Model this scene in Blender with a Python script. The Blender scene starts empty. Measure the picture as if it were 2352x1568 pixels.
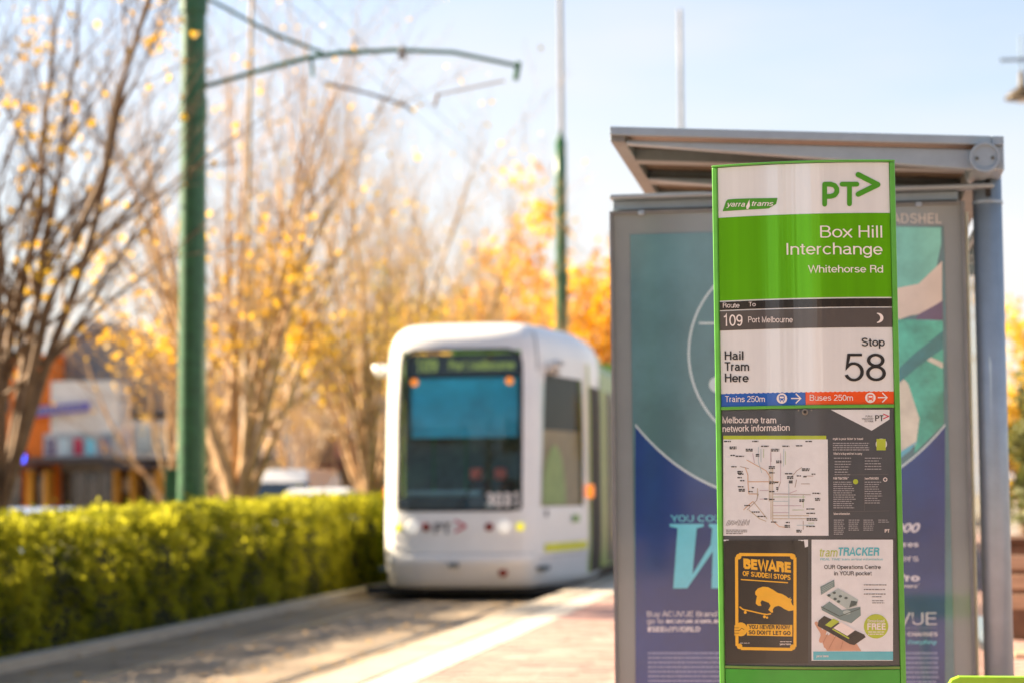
import bpy, bmesh, math, random
from mathutils import Vector, Matrix
random.seed(7)
C = bpy.context.scene.collection
SC = bpy.context.scene
PI = math.pi
# ---------------------------------------------------------------- camera
CAMZ = 1.13
FPX = 4704.0            # focal length in units of a 2352 px wide picture
yaw, pitch, roll = math.radians(9.0), math.radians(4.28), .008
FW = Vector((-math.sin(yaw)*math.cos(pitch), math.cos(yaw)*math.cos(pitch), math.sin(pitch)))
R0 = Vector((math.cos(yaw), math.sin(yaw), 0)); U0 = R0.cross(FW)
RT = R0*math.cos(roll) - U0*math.sin(roll); UP = U0*math.cos(roll) + R0*math.sin(roll)
cam = bpy.data.cameras.new('camera'); camo = bpy.data.objects.new('camera', cam); C.objects.link(camo)
camo.matrix_world = Matrix(((RT.x, UP.x, -FW.x, 0), (RT.y, UP.y, -FW.y, 0), (RT.z, UP.z, -FW.z, CAMZ), (0, 0, 0, 1)))
cam.sensor_width = 36; cam.lens = 72; cam.clip_start = .1; cam.clip_end = 2000
cam.dof.use_dof = True; cam.dof.focus_distance = 5.2; cam.dof.aperture_fstop = 2.8
SC.camera = camo
# ---------------------------------------------------------------- world, sun, exposure
SUN_EL, SUN_AZ = 27.0, -78.0      # azimuth measured clockwise from +Y
W = bpy.data.worlds.new("World"); SC.world = W; W.use_nodes = True
nt = W.node_tree; bg = nt.nodes['Background']
sky = nt.nodes.new('ShaderNodeTexSky'); sky.sky_type = 'NISHITA'; sky.sun_disc = False
sky.sun_elevation = math.radians(SUN_EL); sky.sun_rotation = math.radians(SUN_AZ)
sky.air_density = 1.0; sky.dust_density = 1.2; sky.ozone_density = 1.2
# thin high cloud, whiter towards the horizon
tc = nt.nodes.new('ShaderNodeTexCoord'); sx = nt.nodes.new('ShaderNodeSeparateXYZ')
nt.links.new(tc.outputs['Generated'], sx.inputs[0])
mr = nt.nodes.new('ShaderNodeMapRange'); mr.inputs[1].default_value = -.02; mr.inputs[2].default_value = .31
mr.inputs[3].default_value = .97; mr.inputs[4].default_value = .04
nt.links.new(sx.outputs[2], mr.inputs[0])
mp = nt.nodes.new('ShaderNodeMapping'); mp.inputs['Scale'].default_value = (1.2, 1.2, 5)
nt.links.new(tc.outputs['Generated'], mp.inputs[0])
nz = nt.nodes.new('ShaderNodeTexNoise'); nz.inputs['Scale'].default_value = 2.6; nz.inputs['Detail'].default_value = 5
nt.links.new(mp.outputs[0], nz.inputs['Vector'])
mr2 = nt.nodes.new('ShaderNodeMapRange'); mr2.inputs[1].default_value = .35; mr2.inputs[2].default_value = .7
mr2.inputs[3].default_value = -.10; mr2.inputs[4].default_value = .22
nt.links.new(nz.outputs[0], mr2.inputs[0])
ad = nt.nodes.new('ShaderNodeMath'); ad.operation = 'ADD'; ad.use_clamp = True
nt.links.new(mr.outputs[0], ad.inputs[0]); nt.links.new(mr2.outputs[0], ad.inputs[1])
CLOUD = (4.7, 4.25, 4.05, 1)
mx = nt.nodes.new('ShaderNodeMix'); mx.data_type = 'RGBA'
nt.links.new(ad.outputs[0], mx.inputs['Factor']); nt.links.new(sky.outputs[0], mx.inputs[6]); mx.inputs[7].default_value = CLOUD
nt.links.new(mx.outputs[2], bg.inputs[0]); bg.inputs[1].default_value = .0505
sl = bpy.data.lights.new('sun', 'SUN'); sl.energy = 5.0; sl.angle = math.radians(.5); sl.color = (1, .82, .59)
so = bpy.data.objects.new('sun', sl); C.objects.link(so)
sd = Vector((math.sin(math.radians(SUN_AZ))*math.cos(math.radians(SUN_EL)), math.cos(math.radians(SUN_AZ))*math.cos(math.radians(SUN_EL)), math.sin(math.radians(SUN_EL))))
so.rotation_euler = sd.to_track_quat('Z', 'Y').to_euler()
SC.view_settings.view_transform = 'Standard'; SC.view_settings.look = 'None'
SC.view_settings.exposure = 2.25; SC.view_settings.gamma = 1; SC.view_settings.use_curve_mapping = False
SC.cycles.use_denoising = True
SC.cycles.max_bounces = 6; SC.cycles.transparent_max_bounces = 12; SC.cycles.diffuse_bounces = 3
SC.cycles.glossy_bounces = 3; SC.cycles.sample_clamp_indirect = 6; SC.cycles.caustics_reflective = False; SC.cycles.caustics_refractive = False
# ---------------------------------------------------------------- helpers
def ray(x, y): return FW + RT*((x-1176)/FPX) + UP*((784-y)/FPX)
CAM = Vector((0, 0, CAMZ))
def at(x, y, Y):
    d = ray(x, y); return CAM + d*(Y/d.y)
def atX(x, X):
    "distance Y at which a vertical line at lateral X stands for picture column x (at eye level)"
    d = ray(x, 1135); return X*d.y/d.x
MATS = {}
def mat(name, col, rough=.6, metal=0, var=.12, scale=6, bump=0, spec=.5, coat=0, emit=None, es=0, transl=0, bscale=None, stretch=None, col2=None, lo=.35, hi=.65, alpha=None, ior=None):
    if name in MATS: return MATS[name]
    m = bpy.data.materials.new(name); m.use_nodes = True; n = m.node_tree; b = n.nodes['Principled BSDF']
    b.inputs['Roughness'].default_value = rough; b.inputs['Metallic'].default_value = metal
    b.inputs['Specular IOR Level'].default_value = spec; b.inputs['Coat Weight'].default_value = coat
    b.inputs['Coat Roughness'].default_value = .05; b.inputs['Coat IOR'].default_value = 1.5
    if ior: b.inputs['IOR'].default_value = ior
    c = n.nodes.new('ShaderNodeTexCoord'); mpn = n.nodes.new('ShaderNodeMapping'); n.links.new(c.outputs['Object'], mpn.inputs[0])
    if stretch: mpn.inputs['Scale'].default_value = stretch
    t = n.nodes.new('ShaderNodeTexNoise'); t.inputs['Scale'].default_value = scale; t.inputs['Detail'].default_value = 6; t.inputs['Roughness'].default_value = .6
    n.links.new(mpn.outputs[0], t.inputs['Vector'])
    r = n.nodes.new('ShaderNodeMapRange'); r.inputs[1].default_value = lo; r.inputs[2].default_value = hi
    n.links.new(t.outputs[0], r.inputs[0])
    x = n.nodes.new('ShaderNodeMix'); x.data_type = 'RGBA'; n.links.new(r.outputs[0], x.inputs['Factor'])
    a = tuple(min(1, v*(1-var)) for v in col[:3]) + (1,)
    bb = (tuple(col2) + (1,)) if col2 else tuple(min(1, v*(1+var)) for v in col[:3]) + (1,)
    x.inputs[6].default_value = a; x.inputs[7].default_value = bb
    n.links.new(x.outputs[2], b.inputs['Base Color'])
    if bump:
        t2 = n.nodes.new('ShaderNodeTexNoise'); t2.inputs['Scale'].default_value = bscale or scale*6; t2.inputs['Detail'].default_value = 4
        n.links.new(mpn.outputs[0], t2.inputs['Vector'])
        bu = n.nodes.new('ShaderNodeBump'); bu.inputs['Strength'].default_value = bump; bu.inputs['Distance'].default_value = .01
        n.links.new(t2.outputs[0], bu.inputs['Height']); n.links.new(bu.outputs[0], b.inputs['Normal'])
    if emit:
        b.inputs['Emission Color'].default_value = tuple(emit) + (1,); b.inputs['Emission Strength'].default_value = es
    if transl:
        tr = n.nodes.new('ShaderNodeBsdfTranslucent'); ms = n.nodes.new('ShaderNodeMixShader'); ms.inputs[0].default_value = transl
        n.links.new(x.outputs[2], tr.inputs[0]); n.links.new(b.outputs[0], ms.inputs[1]); n.links.new(tr.outputs[0], ms.inputs[2])
        n.links.new(ms.outputs[0], n.nodes['Material Output'].inputs[0])
    if alpha is not None:
        tp = n.nodes.new('ShaderNodeBsdfTransparent'); tp.inputs[0].default_value = tuple(alpha[:3]) + (1,)
        gl = n.nodes.new('ShaderNodeBsdfGlossy'); gl.inputs['Roughness'].default_value = rough
        lw = n.nodes.new('ShaderNodeLayerWeight'); lw.inputs[0].default_value = .28 if name == 'tram_side_glass' else .5
        pw = n.nodes.new('ShaderNodeMath'); pw.operation = 'POWER'; pw.inputs[1].default_value = 5; n.links.new(lw.outputs['Facing'], pw.inputs[0])
        f0 = ((ior-1)/(ior+1))**2 if ior else .04
        fr = n.nodes.new('ShaderNodeMath'); fr.operation = 'MULTIPLY_ADD'; fr.inputs[1].default_value = 1-f0; fr.inputs[2].default_value = f0; n.links.new(pw.outputs[0], fr.inputs[0])
        ms = n.nodes.new('ShaderNodeMixShader'); n.links.new(fr.outputs[0], ms.inputs[0])
        n.links.new(tp.outputs[0], ms.inputs[1]); n.links.new(gl.outputs[0], ms.inputs[2])
        n.links.new(ms.outputs[0], n.nodes['Material Output'].inputs[0])
    MATS[name] = m; return m
class MB:
    "collects shapes, then links them as one mesh object"
    def __init__(s): s.v = []; s.f = []
    def box(s, x0, x1, y0, y1, z0, z1):
        i = len(s.v)
        s.v += [(x0,y0,z0),(x1,y0,z0),(x1,y1,z0),(x0,y1,z0),(x0,y0,z1),(x1,y0,z1),(x1,y1,z1),(x0,y1,z1)]
        s.f += [(i,i+3,i+2,i+1),(i+4,i+5,i+6,i+7),(i,i+1,i+5,i+4),(i+1,i+2,i+6,i+5),(i+2,i+3,i+7,i+6),(i+3,i,i+4,i+7)]; return s
    def poly(s, pts):
        i = len(s.v); s.v += [tuple(p) for p in pts]; s.f.append(tuple(range(i, i+len(pts)))); return s
    def prism(s, pts, d):
        "extrude a polygon by the vector d"
        i = len(s.v); n = len(pts); d = Vector(d)
        s.v += [tuple(p) for p in pts] + [tuple(Vector(p)+d) for p in pts]
        s.f.append(tuple(range(i, i+n))[::-1]); s.f.append(tuple(range(i+n, i+2*n)))
        for k in range(n): s.f.append((i+k, i+(k+1) % n, i+n+(k+1) % n, i+n+k))
        return s
    def tube(s, pts, rs, n=6, cap=True):
        pts = [Vector(p) for p in pts]; rings = []
        if not isinstance(rs, (list, tuple)): rs = [rs]*len(pts)
        for k, p in enumerate(pts):
            d = (pts[min(k+1, len(pts)-1)] - pts[max(k-1, 0)]).normalized()
            a = d.cross(Vector((0, 0, 1)) if abs(d.z) < .9 else Vector((1, 0, 0))).normalized(); b = d.cross(a)
            i = len(s.v); rings.append(i)
            for q in range(n):
                t = 2*PI*q/n; s.v.append(tuple(p + (a*math.cos(t) + b*math.sin(t))*rs[k]))
        for k in range(len(pts)-1):
            for q in range(n):
                s.f.append((rings[k]+q, rings[k]+(q+1) % n, rings[k+1]+(q+1) % n, rings[k+1]+q))
        if cap: s.f.append(tuple(rings[0]+q for q in range(n))[::-1]); s.f.append(tuple(rings[-1]+q for q in range(n)))
        return s
    def mesh(s, name, m, smooth=False):
        me = bpy.data.meshes.new(name); me.from_pydata(s.v, [], s.f)
        for q in (m if isinstance(m, (list, tuple)) else [m]): me.materials.append(q)
        if smooth: me.polygons.foreach_set('use_smooth', [True]*len(me.polygons))
        me.update(); return me
    def build(s, name, m, parent=None, smooth=False, bevel=0, seg=2):
        o = bpy.data.objects.new(name, s.mesh(name, m, smooth)); C.objects.link(o); o.parent = parent
        if bevel:
            bv = o.modifiers.new('bevel', 'BEVEL'); bv.width = bevel; bv.segments = seg; bv.limit_method = 'ANGLE'
        return o
def recalc(o):
    b = bmesh.new(); b.from_mesh(o.data); bmesh.ops.recalc_face_normals(b, faces=b.faces); b.to_mesh(o.data); b.free()
def thing(name, label, cat, loc=(0, 0, 0), rz=0, group=None):
    o = bpy.data.objects.new(name, None); C.objects.link(o); o.location = loc; o.rotation_euler = (0, 0, rz); o.empty_display_size = .1
    o['label'] = label; o['category'] = cat
    if group: o['group'] = group
    return o
def tag(o, label, cat, group=None, kind=None):
    o['label'] = label; o['category'] = cat
    if group: o['group'] = group
    if kind: o['kind'] = kind
    return o
def struct(o): o['kind'] = 'structure'; return o
def stuff(o): o['kind'] = 'stuff'; return o
def dup(root, loc=None, rz=None, label=None, scale=None):
    r = root.copy(); C.objects.link(r)
    if loc is not None: r.location = loc
    if rz is not None: r.rotation_euler = (0, 0, rz)
    if scale: r.scale = scale
    if label: r['label'] = label
    for ch in list(root.children):
        c = ch.copy(); C.objects.link(c); c.parent = r
        for g in ch.children:
            d = g.copy(); C.objects.link(d); d.parent = c
    return r
_tc = {}
# a plain grotesque drawn from strokes (cap height 1)
def _arc(cx, cy, rx, ry, a0, a1):
    n = max(4, int(abs(a1-a0)/15)); return [(cx+rx*math.cos(math.radians(a0+(a1-a0)*k/n)), cy+ry*math.sin(math.radians(a0+(a1-a0)*k/n))) for k in range(n+1)]
def glyph_strokes(h):
    T, B, X = 1-h, h, .72-h; m = X/2+h/2; r = (X-B)/2; cy = (X+B)/2
    A = _arc; Gs = {}
    def G(c, adv, *st): Gs[c] = (adv, st)
    O = lambda cx, rx: A(cx, cy, rx, r, 0, 360)
    G('a', .60, A(.27, X-.17, .18, .17, 155, 0)+[(.45, .16), (.455, B+.02), (.55, B)], [(.45, cy+.07), (.30, cy+.03)]+A(.25, B+.165, .165, .165, 95, 270)+A(.27, B+.19, .18, .19, 270, 350))
    G('b', .62, [(.10, 0), (.10, 1)], A(.335, cy, .215, r, 160, -160)); G('d', .62, [(.52, 0), (.52, 1)], A(.285, cy, .215, r, 20, 340))
    G('c', .58, A(.30, cy, .23, r, 42, 318)); G('e', .62, [(.09, cy), (.54, cy)]+A(.31, cy, .23, r, 4, 322))
    G('f', .34, [(.16, 0), (.16, .80)]+A(.27, .83, .11, T-.83, 180, 90)+[(.33, T)], [(.03, X), (.32, X)])
    G('g', .62, [(.51, .72), (.51, .02)]+A(.30, .0, .21, .22, 0, -155), A(.285, cy, .215, r, 25, 335))
    G('h', .60, [(.10, 0), (.10, 1)], A(.30, X-.19, .20, .19, 160, 0)+[(.50, 0)]); G('n', .60, [(.10, 0), (.10, .72)], A(.30, X-.19, .20, .19, 160, 0)+[(.50, 0)])
    G('i', .25, [(.125, 0), (.125, .72)], [(.125, .88), (.125, 1)]); G('l', .25, [(.125, 0), (.125, 1)]); G('j', .25, [(.125, .72), (.125, -.1)]+A(.04, -.12, .085, .1, 0, -90), [(.125, .88), (.125, 1)])
    G('k', .56, [(.10, 0), (.10, 1)], [(.50, .72), (.10, .30)], [(.22, .42), (.52, 0)]); G('m', .90, [(.10, 0), (.10, .72)], A(.275, X-.18, .175, .18, 160, 0)+[(.45, 0)], A(.625, X-.18, .175, .18, 160, 0)+[(.80, 0)])
    G('o', .62, O(.31, .235)); G('p', .62, [(.10, .72), (.10, -.27)], A(.335, cy, .215, r, 160, -160)); G('q', .62, [(.52, .72), (.52, -.27)], A(.285, cy, .215, r, 20, 340))
    G('r', .38, [(.10, 0), (.10, .72)], A(.29, X-.21, .19, .20, 170, 85)); G('s', .55, A(.275, X-.155, .19, .155, 20, 180)+A(.275, B+.165, .20, .165, 90, -165)[:0]+[(.13, cy+.08), (.27, cy+.01), (.42, cy-.05)]+A(.27, B+.165, .20, .165, 10, -160))
    G('t', .34, [(.16, .90), (.16, .15)]+A(.25, B+.08, .09, .08, 180, 270)+[(.31, B)], [(.02, X), (.31, X)]); G('u', .60, [(.10, .72), (.10, .22)]+A(.29, B+.17, .19, .17, 180, 350), [(.50, .72), (.50, 0)])
    G('v', .54, [(.03, .72), (.27, .02), (.51, .72)]); G('w', .78, [(.03, .72), (.21, .03), (.39, .68), (.57, .03), (.75, .72)]); G('x', .54, [(.03, .72), (.51, 0)], [(.51, .72), (.03, 0)])
    G('y', .54, [(.03, .72), (.28, .02)], [(.51, .72), (.24, -.12), (.17, -.22), (.05, -.22)]); G('z', .52, [(.05, X), (.45, X), (.05, B), (.48, B)])
    G('A', .72, [(.03, 0), (.36, .97), (.69, 0)], [(.14, .30), (.58, .30)]); G('B', .72, [(.12, B), (.12, T), (.38, T)]+A(.40, .745, .19, T-.745, 90, -90)+[(.12, .545)], [(.38, .525)]+A(.41, (.525+B)/2, .22, (.525-B)/2, 90, -90)+[(.10, B)])
    G('C', .76, A(.39, .5, .31, .5-h, 38, 322)); G('D', .76, [(.12, B), (.12, T), (.36, T)]+A(.38, .5, .28, .5-h, 90, -90)+[(.10, B)]); G('E', .68, [(.62, T), (.12, T), (.12, B), (.63, B)], [(.12, .53), (.58, .53)])
    G('F', .62, [(.60, T), (.12, T), (.12, 0)], [(.12, .52), (.55, .52)]); G('G', .80, A(.39, .5, .31, .5-h, 38, 345)+[(.69, .45), (.42, .45)]); G('H', .75, [(.12, 0), (.12, 1)], [(.63, 0), (.63, 1)], [(.12, .53), (.63, .53)])
    G('I', .28, [(.14, 0), (.14, 1)]); G('J', .55, [(.43, 1), (.43, .28)]+A(.25, B+.2, .18, .2, 0, -180)); G('K', .72, [(.12, 0), (.12, 1)], [(.66, 1), (.12, .38)], [(.30, .58), (.69, 0)]); G('L', .58, [(.12, 1), (.12, B), (.56, B)])
    G('M', .88, [(.12, 0), (.12, .95), (.44, .06), (.76, .95), (.76, 0)]); G('N', .75, [(.12, 0), (.12, .96), (.63, .04), (.63, 1)]); G('O', .80, A(.40, .5, .32, .5-h, 0, 360)); G('P', .68, [(.12, 0), (.12, T), (.38, T)]+A(.40, .715, .21, T-.715, 90, -90)+[(.12, .485)])
    G('Q', .80, A(.40, .5, .32, .5-h, 0, 360), [(.48, .22), (.70, .0)]); G('R', .74, [(.12, 0), (.12, T), (.40, T)]+A(.42, .74, .19, T-.74, 90, -90)+[(.12, .53)], [(.42, .53), (.58, .47), (.61, .34), (.62, .10), (.66, 0)])
    G('S', .70, A(.35, .75, .24, T-.75, 15, 180)+[(.13, .66), (.22, .57), (.48, .48), (.58, .40)]+A(.35, .27, .25, .27-h, 10, -175)); G('T', .64, [(.32, 0), (.32, T)], [(.02, T), (.62, T)]); G('U', .75, [(.12, 1), (.12, .33)]+A(.375, .33, .255, .33-h, 180, 360)+[(.63, 1)])
    G('V', .68, [(.03, 1), (.34, .03), (.65, 1)]); G('W', .98, [(.03, 1), (.26, .04), (.49, .95), (.72, .04), (.95, 1)]); G('X', .68, [(.04, 1), (.64, 0)], [(.64, 1), (.04, 0)]); G('Y', .68, [(.03, 1), (.34, .45), (.65, 1)], [(.34, 0), (.34, .47)]); G('Z', .64, [(.06, T), (.56, T), (.06, B), (.60, B)])
    G('0', .60, A(.30, .5, .225, .5-h, 0, 360)); G('1', .60, [(.36, 0), (.36, .98), (.30, .85), (.14, .80)]); G('2', .60, A(.30, .72, .21, T-.72, 160, -20)+[(.42, .48), (.16, .22), (.08, B), (.54, B)]); G('3', .60, A(.29, .74, .19, T-.74, 160, -90)+A(.29, .28, .22, .26-h, 90, -165))
    G('4', .60, [(.42, 0), (.42, .95), (.06, .30), (.56, .30)]); G('5', .60, [(.52, T), (.165, T), (.11, .51)]+A(.29, .34, .225, .30, 128, -158)); G('6', .60, A(.30, .32, .215, .32-h, 0, 360), [(.085, .34)]+A(.31, .5, .225, .5-h, 180, 50))
    G('7', .60, [(.05, T), (.53, T), (.30, .40), (.22, 0)]); G('8', .60, A(.30, .755, .195, .245-h, 0, 360), A(.30, .285, .225, .285-h, 0, 360)); G('9', .60, A(.30, .68, .215, .32-h, 0, 360), [(.515, .66)]+A(.29, .5, .225, .5-h, 0, -130))
    G(' ', .30); G('.', .28, [(.14, 0), (.14, .12)]); G(',', .28, [(.14, .12), (.10, -.1)]); G('$', .60, *Gs['S'][1]); G('/', .34, [(.02, 0), (.32, 1)]); G('#', .66, [(.2, 0), (.28, 1)], [(.42, 0), (.5, 1)], [(.05, .66), (.62, .66)], [(.04, .34), (.6, .34)]); G('*', .3, [(.05, .85), (.25, .85)], [(.15, .75), (.15, .95)]); G("'", .2, [(.1, .75), (.1, 1)])
    return Gs
def stroke(pts, h):
    "two-sided outline of a centre line with mitred corners"
    closed = len(pts) > 6 and math.dist(pts[0], pts[-1]) < 1e-4
    n = len(pts); L = []; Rr = []
    for k in range(n):
        a = pts[k-1] if k else (pts[-2] if closed else None); b = pts[k+1] if k < n-1 else (pts[1] if closed else None); p = pts[k]
        def nn(u, v):
            l = math.dist(u, v) or 1; return (-(v[1]-u[1])/l, (v[0]-u[0])/l)
        if a is None: nx, ny = nn(p, b)
        elif b is None: nx, ny = nn(a, p)
        else:
            n1, n2 = nn(a, p), nn(p, b); sx_, sy_ = n1[0]+n2[0], n1[1]+n2[1]; l = math.hypot(sx_, sy_) or 1; c = max(.34 if h < .075 else .62, l/2); nx, ny = sx_/l/c, sy_/l/c
        L.append((p[0]+nx*h, p[1]+ny*h)); Rr.append((p[0]-nx*h, p[1]-ny*h))
    return L, Rr
def glyphs(s, off=0.0, shear=0.0, space=1.0, res=3):
    k = (s, off, shear, space)
    if k in _tc: return _tc[k]
    h = .056 + off*1.35; Gs = glyph_strokes(h); x = 0; vs = []; fs = []; lay = 0
    for ch in s:
        adv, st = Gs.get(ch, Gs[' '])
        for q in st:
            L, Rr = stroke(list(q), h); i = len(vs); lay = (lay+1) % 5
            for a, b in zip(L, Rr): vs += [(x+a[0]+shear*a[1], a[1], lay), (x+b[0]+shear*b[1], b[1], lay)]
            for j in range(len(L)-1): fs.append((i+2*j, i+2*j+1, i+2*j+3, i+2*j+2))
        x += adv*space + off*1.2
    x0 = min(v[0] for v in vs); x1 = max(v[0] for v in vs)
    vs = [(v[0]-x0, v[1], v[2]) for v in vs]
    _tc[k] = (vs, fs, x1-x0); return _tc[k]
# ---------------------------------------------------------------- materials
M_white = mat('white_tram_paint', (.86, .84, .80), .28, coat=.3, var=.03, scale=3, bump=.02)
M_lime = mat('lime_tram_paint', (.40, .55, .06), .35, var=.08)
M_dkgreen = mat('dark_green_pole_paint', (.022, .105, .035), .36, var=.25, scale=9, bump=.1)
M_signgreen = mat('sign_green_metal', (.09, .38, .04), .35, var=.08, scale=20, coat=.2)
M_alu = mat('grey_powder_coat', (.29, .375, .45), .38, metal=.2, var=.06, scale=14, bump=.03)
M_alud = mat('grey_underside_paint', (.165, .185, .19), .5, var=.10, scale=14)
M_black = mat('black_rubber', (.012, .012, .012), .5)
M_steel = mat('rail_steel', (.28, .25, .22), .3, metal=.8, var=.2, scale=20)
M_glassd = mat('tinted_tram_glass', (.02, .02, .02), .04, alpha=(.88, .98, .98), ior=1.5)
M_glasss = mat('tram_side_glass', (.02, .02, .02), .04, alpha=(.80, .88, .86), ior=1.38)
M_glassc = mat('clear_shelter_glass', (.02, .02, .02), .03, alpha=(.86, .92, .88), ior=1.45)
M_bark = mat('pale_bark', (.46, .30, .155), .85, var=.35, scale=5, bump=.4, bscale=40)
M_bark2 = mat('dark_bark', (.17, .105, .055), .85, var=.35, scale=5, bump=.4, bscale=40)
M_leafy = mat('yellow_leaf', (.80, .42, .012), .6, transl=.5, var=.2, scale=1.5, col2=(.86, .56, .05))
M_leafm = mat('gold_green_leaf', (.52, .40, .04), .6, transl=.5, var=.3, scale=.7, col2=(.85, .54, .05))
M_leafo = mat('orange_leaf', (.78, .34, .01), .6, transl=.6, var=.2, scale=.8, col2=(.88, .56, .03))
M_leafg = mat('yellow_green_leaf', (.30, .30, .03), .6, transl=.5, var=.3, scale=1.2, col2=(.5, .42, .04))
M_hedge = mat('hedge_leaf', (.10, .13, .010), .75, transl=.6, var=.35, scale=2.2, spec=.15, col2=(.50, .47, .03))
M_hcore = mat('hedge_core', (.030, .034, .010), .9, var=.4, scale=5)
# ---------------------------------------------------------------- the ground
g = MB().poly([(-900,-900,-.42),(900,-900,-.42),(900,1200,-.42),(-900,1200,-.42)]).build('ground', mat('dusty_ground', (.26, .22, .17), .9, var=.3, scale=.15, bump=.2, bscale=3)); struct(g)
rd = MB().poly([(-27,-60,-.412),(-10.6,-60,-.412),(-10.6,62,-.412),(-27,62,-.412)]).build('road', mat('asphalt', (.06, .058, .055), .85, var=.25, scale=1.2, bump=.4, bscale=60)); struct(rd)
M_track = mat('track_concrete', (.21, .155, .10), .8, var=.22, scale=1.1, bump=.4, bscale=30, col2=(.31, .235, .155))
tb = MB()
tb.poly([(-6.1,-40,-.152),(-3.24,-40,-.152),(-3.24,120,-.152),(-6.1,120,-.152)])
trk = tb.build('track_bed', M_track); struct(trk)
for X in (-4.55-.7175, -4.55+.7175):
    r = MB().box(X-.035, X+.035, -40, 118, -.16, -.147).box(X-.075, X-.06, -40, 118, -.16, -.148)
    o = r.build('tram_rail', M_steel, bevel=.003)
    tag(o, 'steel tram rail nearer the hedge, set flush in the concrete' if X < -4.6 else 'steel tram rail nearer the platform, set flush in the concrete', 'tram rail')
md = MB().box(-10.5, 5.5, -45, 130, -.419, -.161).build('median_strip', mat('median_concrete', (.33, .28, .22), .85, var=.15, scale=2)); struct(md)
# garden bed with an edging kerb
bed = MB().poly([(-10.4,-40,-.148),(-6.3,-40,-.148),(-6.3,120,-.148),(-10.4,120,-.148)]).build('garden_bed', mat('bark_mulch', (.10, .065, .04), .95, var=.5, scale=14, bump=.8, bscale=50)); struct(bed)
M_kerb = mat('kerb_concrete', (.42, .36, .28), .8, var=.14, scale=3, bump=.3, bscale=40)
kb = thing('garden_kerb', 'pale concrete edging kerb along the foot of the hedge', 'kerb', (-6.2, 0, 0))
km = MB().box(-.1, .1, 0, 1.985, -.16, -.07).mesh('kerb_block', M_kerb)
for k in range(22):
    o = bpy.data.objects.new('kerb_block', km); C.objects.link(o); o.parent = kb; o.location = (0, 6+2*k, random.uniform(-.003, .003))
# fallen leaves (nobody could count them)
lf = MB()
for k in range(2600):
    x = random.choice([random.uniform(-10.2, -6.32), random.uniform(-6.1, -3.3), random.uniform(-6.6, -6.3)]); y = random.uniform(9, 60); s = random.uniform(.02, .045); a = random.uniform(0, PI)
    z = -.135 if x < -6.3 else -.14
    c, d = math.cos(a)*s, math.sin(a)*s
    lf.poly([(x+c, y+d, z+random.uniform(0, .02)), (x-d, y+c, z), (x-c, y-d, z+random.uniform(0, .015)), (x+d, y-c, z+.004)])
fl = lf.build('fallen_leaves', mat('fallen_leaf', (.35, .2, .05), .8, var=.4, scale=3)); tag(fl, 'scattered brown fallen leaves on the garden bed and track', 'leaves', kind='stuff')
# ---------------------------------------------------------------- the platform
M_brick = [mat('pink_paver_%s' % n, c, .8, var=.12, scale=5, bump=.3, bscale=60) for n, c in (('rose', (.46, .255, .20)), ('pale', (.52, .32, .26)), ('dull', (.37, .22, .18)))]
M_slab = mat('cream_edge_slab', (.60, .53, .43), .8, var=.10, scale=4, bump=.3, bscale=50)
M_cop = mat('coping_concrete', (.40, .34, .26), .8, var=.15, scale=3, bump=.3, bscale=40)
pf = MB().box(-3.20, 4.5, -12, 70, -.16, -.03).build('platform', mat('paver_bed_sand', (.42, .32, .26), .9, var=.2, scale=4)); struct(pf)
cm = MB().box(-.172, .172, 0, .99, -.158, .008).mesh('coping_stone', M_cop)
for k in range(56):
    o = bpy.data.objects.new('coping_stone', cm); C.objects.link(o); o.parent = pf; o.location = (-3.05, 5+k, random.uniform(-.003, .003))
wm = MB().box(-.15, .15, 0, .294, -.04, .002).mesh('edge_slab', M_slab)
for k in range(150):
    o = bpy.data.objects.new('edge_slab', wm); C.objects.link(o); o.parent = pf; o.location = (-2.723, 9+.3*k, random.uniform(-.002, .002))
bms = [MB().box(-.112, .112, 0, .109, -.035, 0).mesh('paver', m) for m in M_brick]
cells = []
y = 11.6
while y < 26:
    row = int(round((y-11.6)/.114)); x = -2.56 + .114 + (0 if row % 2 else -.057)
    while x < -.105*y + .05:
        cells.append((x, y)); x += .23
    y += .114
cells.sort(key=lambda c: c[1]); near = cells[:300]
for (x, y) in near:
    o = bpy.data.objects.new('paver', random.choice(bms)); C.objects.link(o); o.parent = pf; o.location = (x, y, random.uniform(-.003, .002))
ms = MB(); done = set((round(a, 3), round(b, 3)) for a, b in near)
y = 3.5
while y < 30:
    row = int(round((y-11.6)/.114)); yy = 11.6+row*.114
    x = -2.56 + .114 + (0 if row % 2 else -.057)
    while x < (3.2 if y < 16 else 0):
        if (round(x, 3), round(yy, 3)) not in done and not any(abs(x-a) < .01 and abs(yy-b) < .01 for a, b in (near if y > 11 and x < -.9 else [])):
            z = random.uniform(-.003, .002); ms.box(x-.112, x+.112, yy, yy+.109, -.029, z)
        x += .23
    y += .114
o = ms.build('paver', M_brick, pf); stuff(o)
import numpy as _np
mi = _np.repeat(_np.random.RandomState(3).randint(0, 3, len(o.data.polygons)//6), 6); o.data.polygons.foreach_set('material_index', mi)
fp = MB().poly([(-2.56,30,-.004),(4.5,30,-.004),(4.5,70,-.004),(-2.56,70,-.004)]).build('far_paving', M_brick[1], pf)
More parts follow.
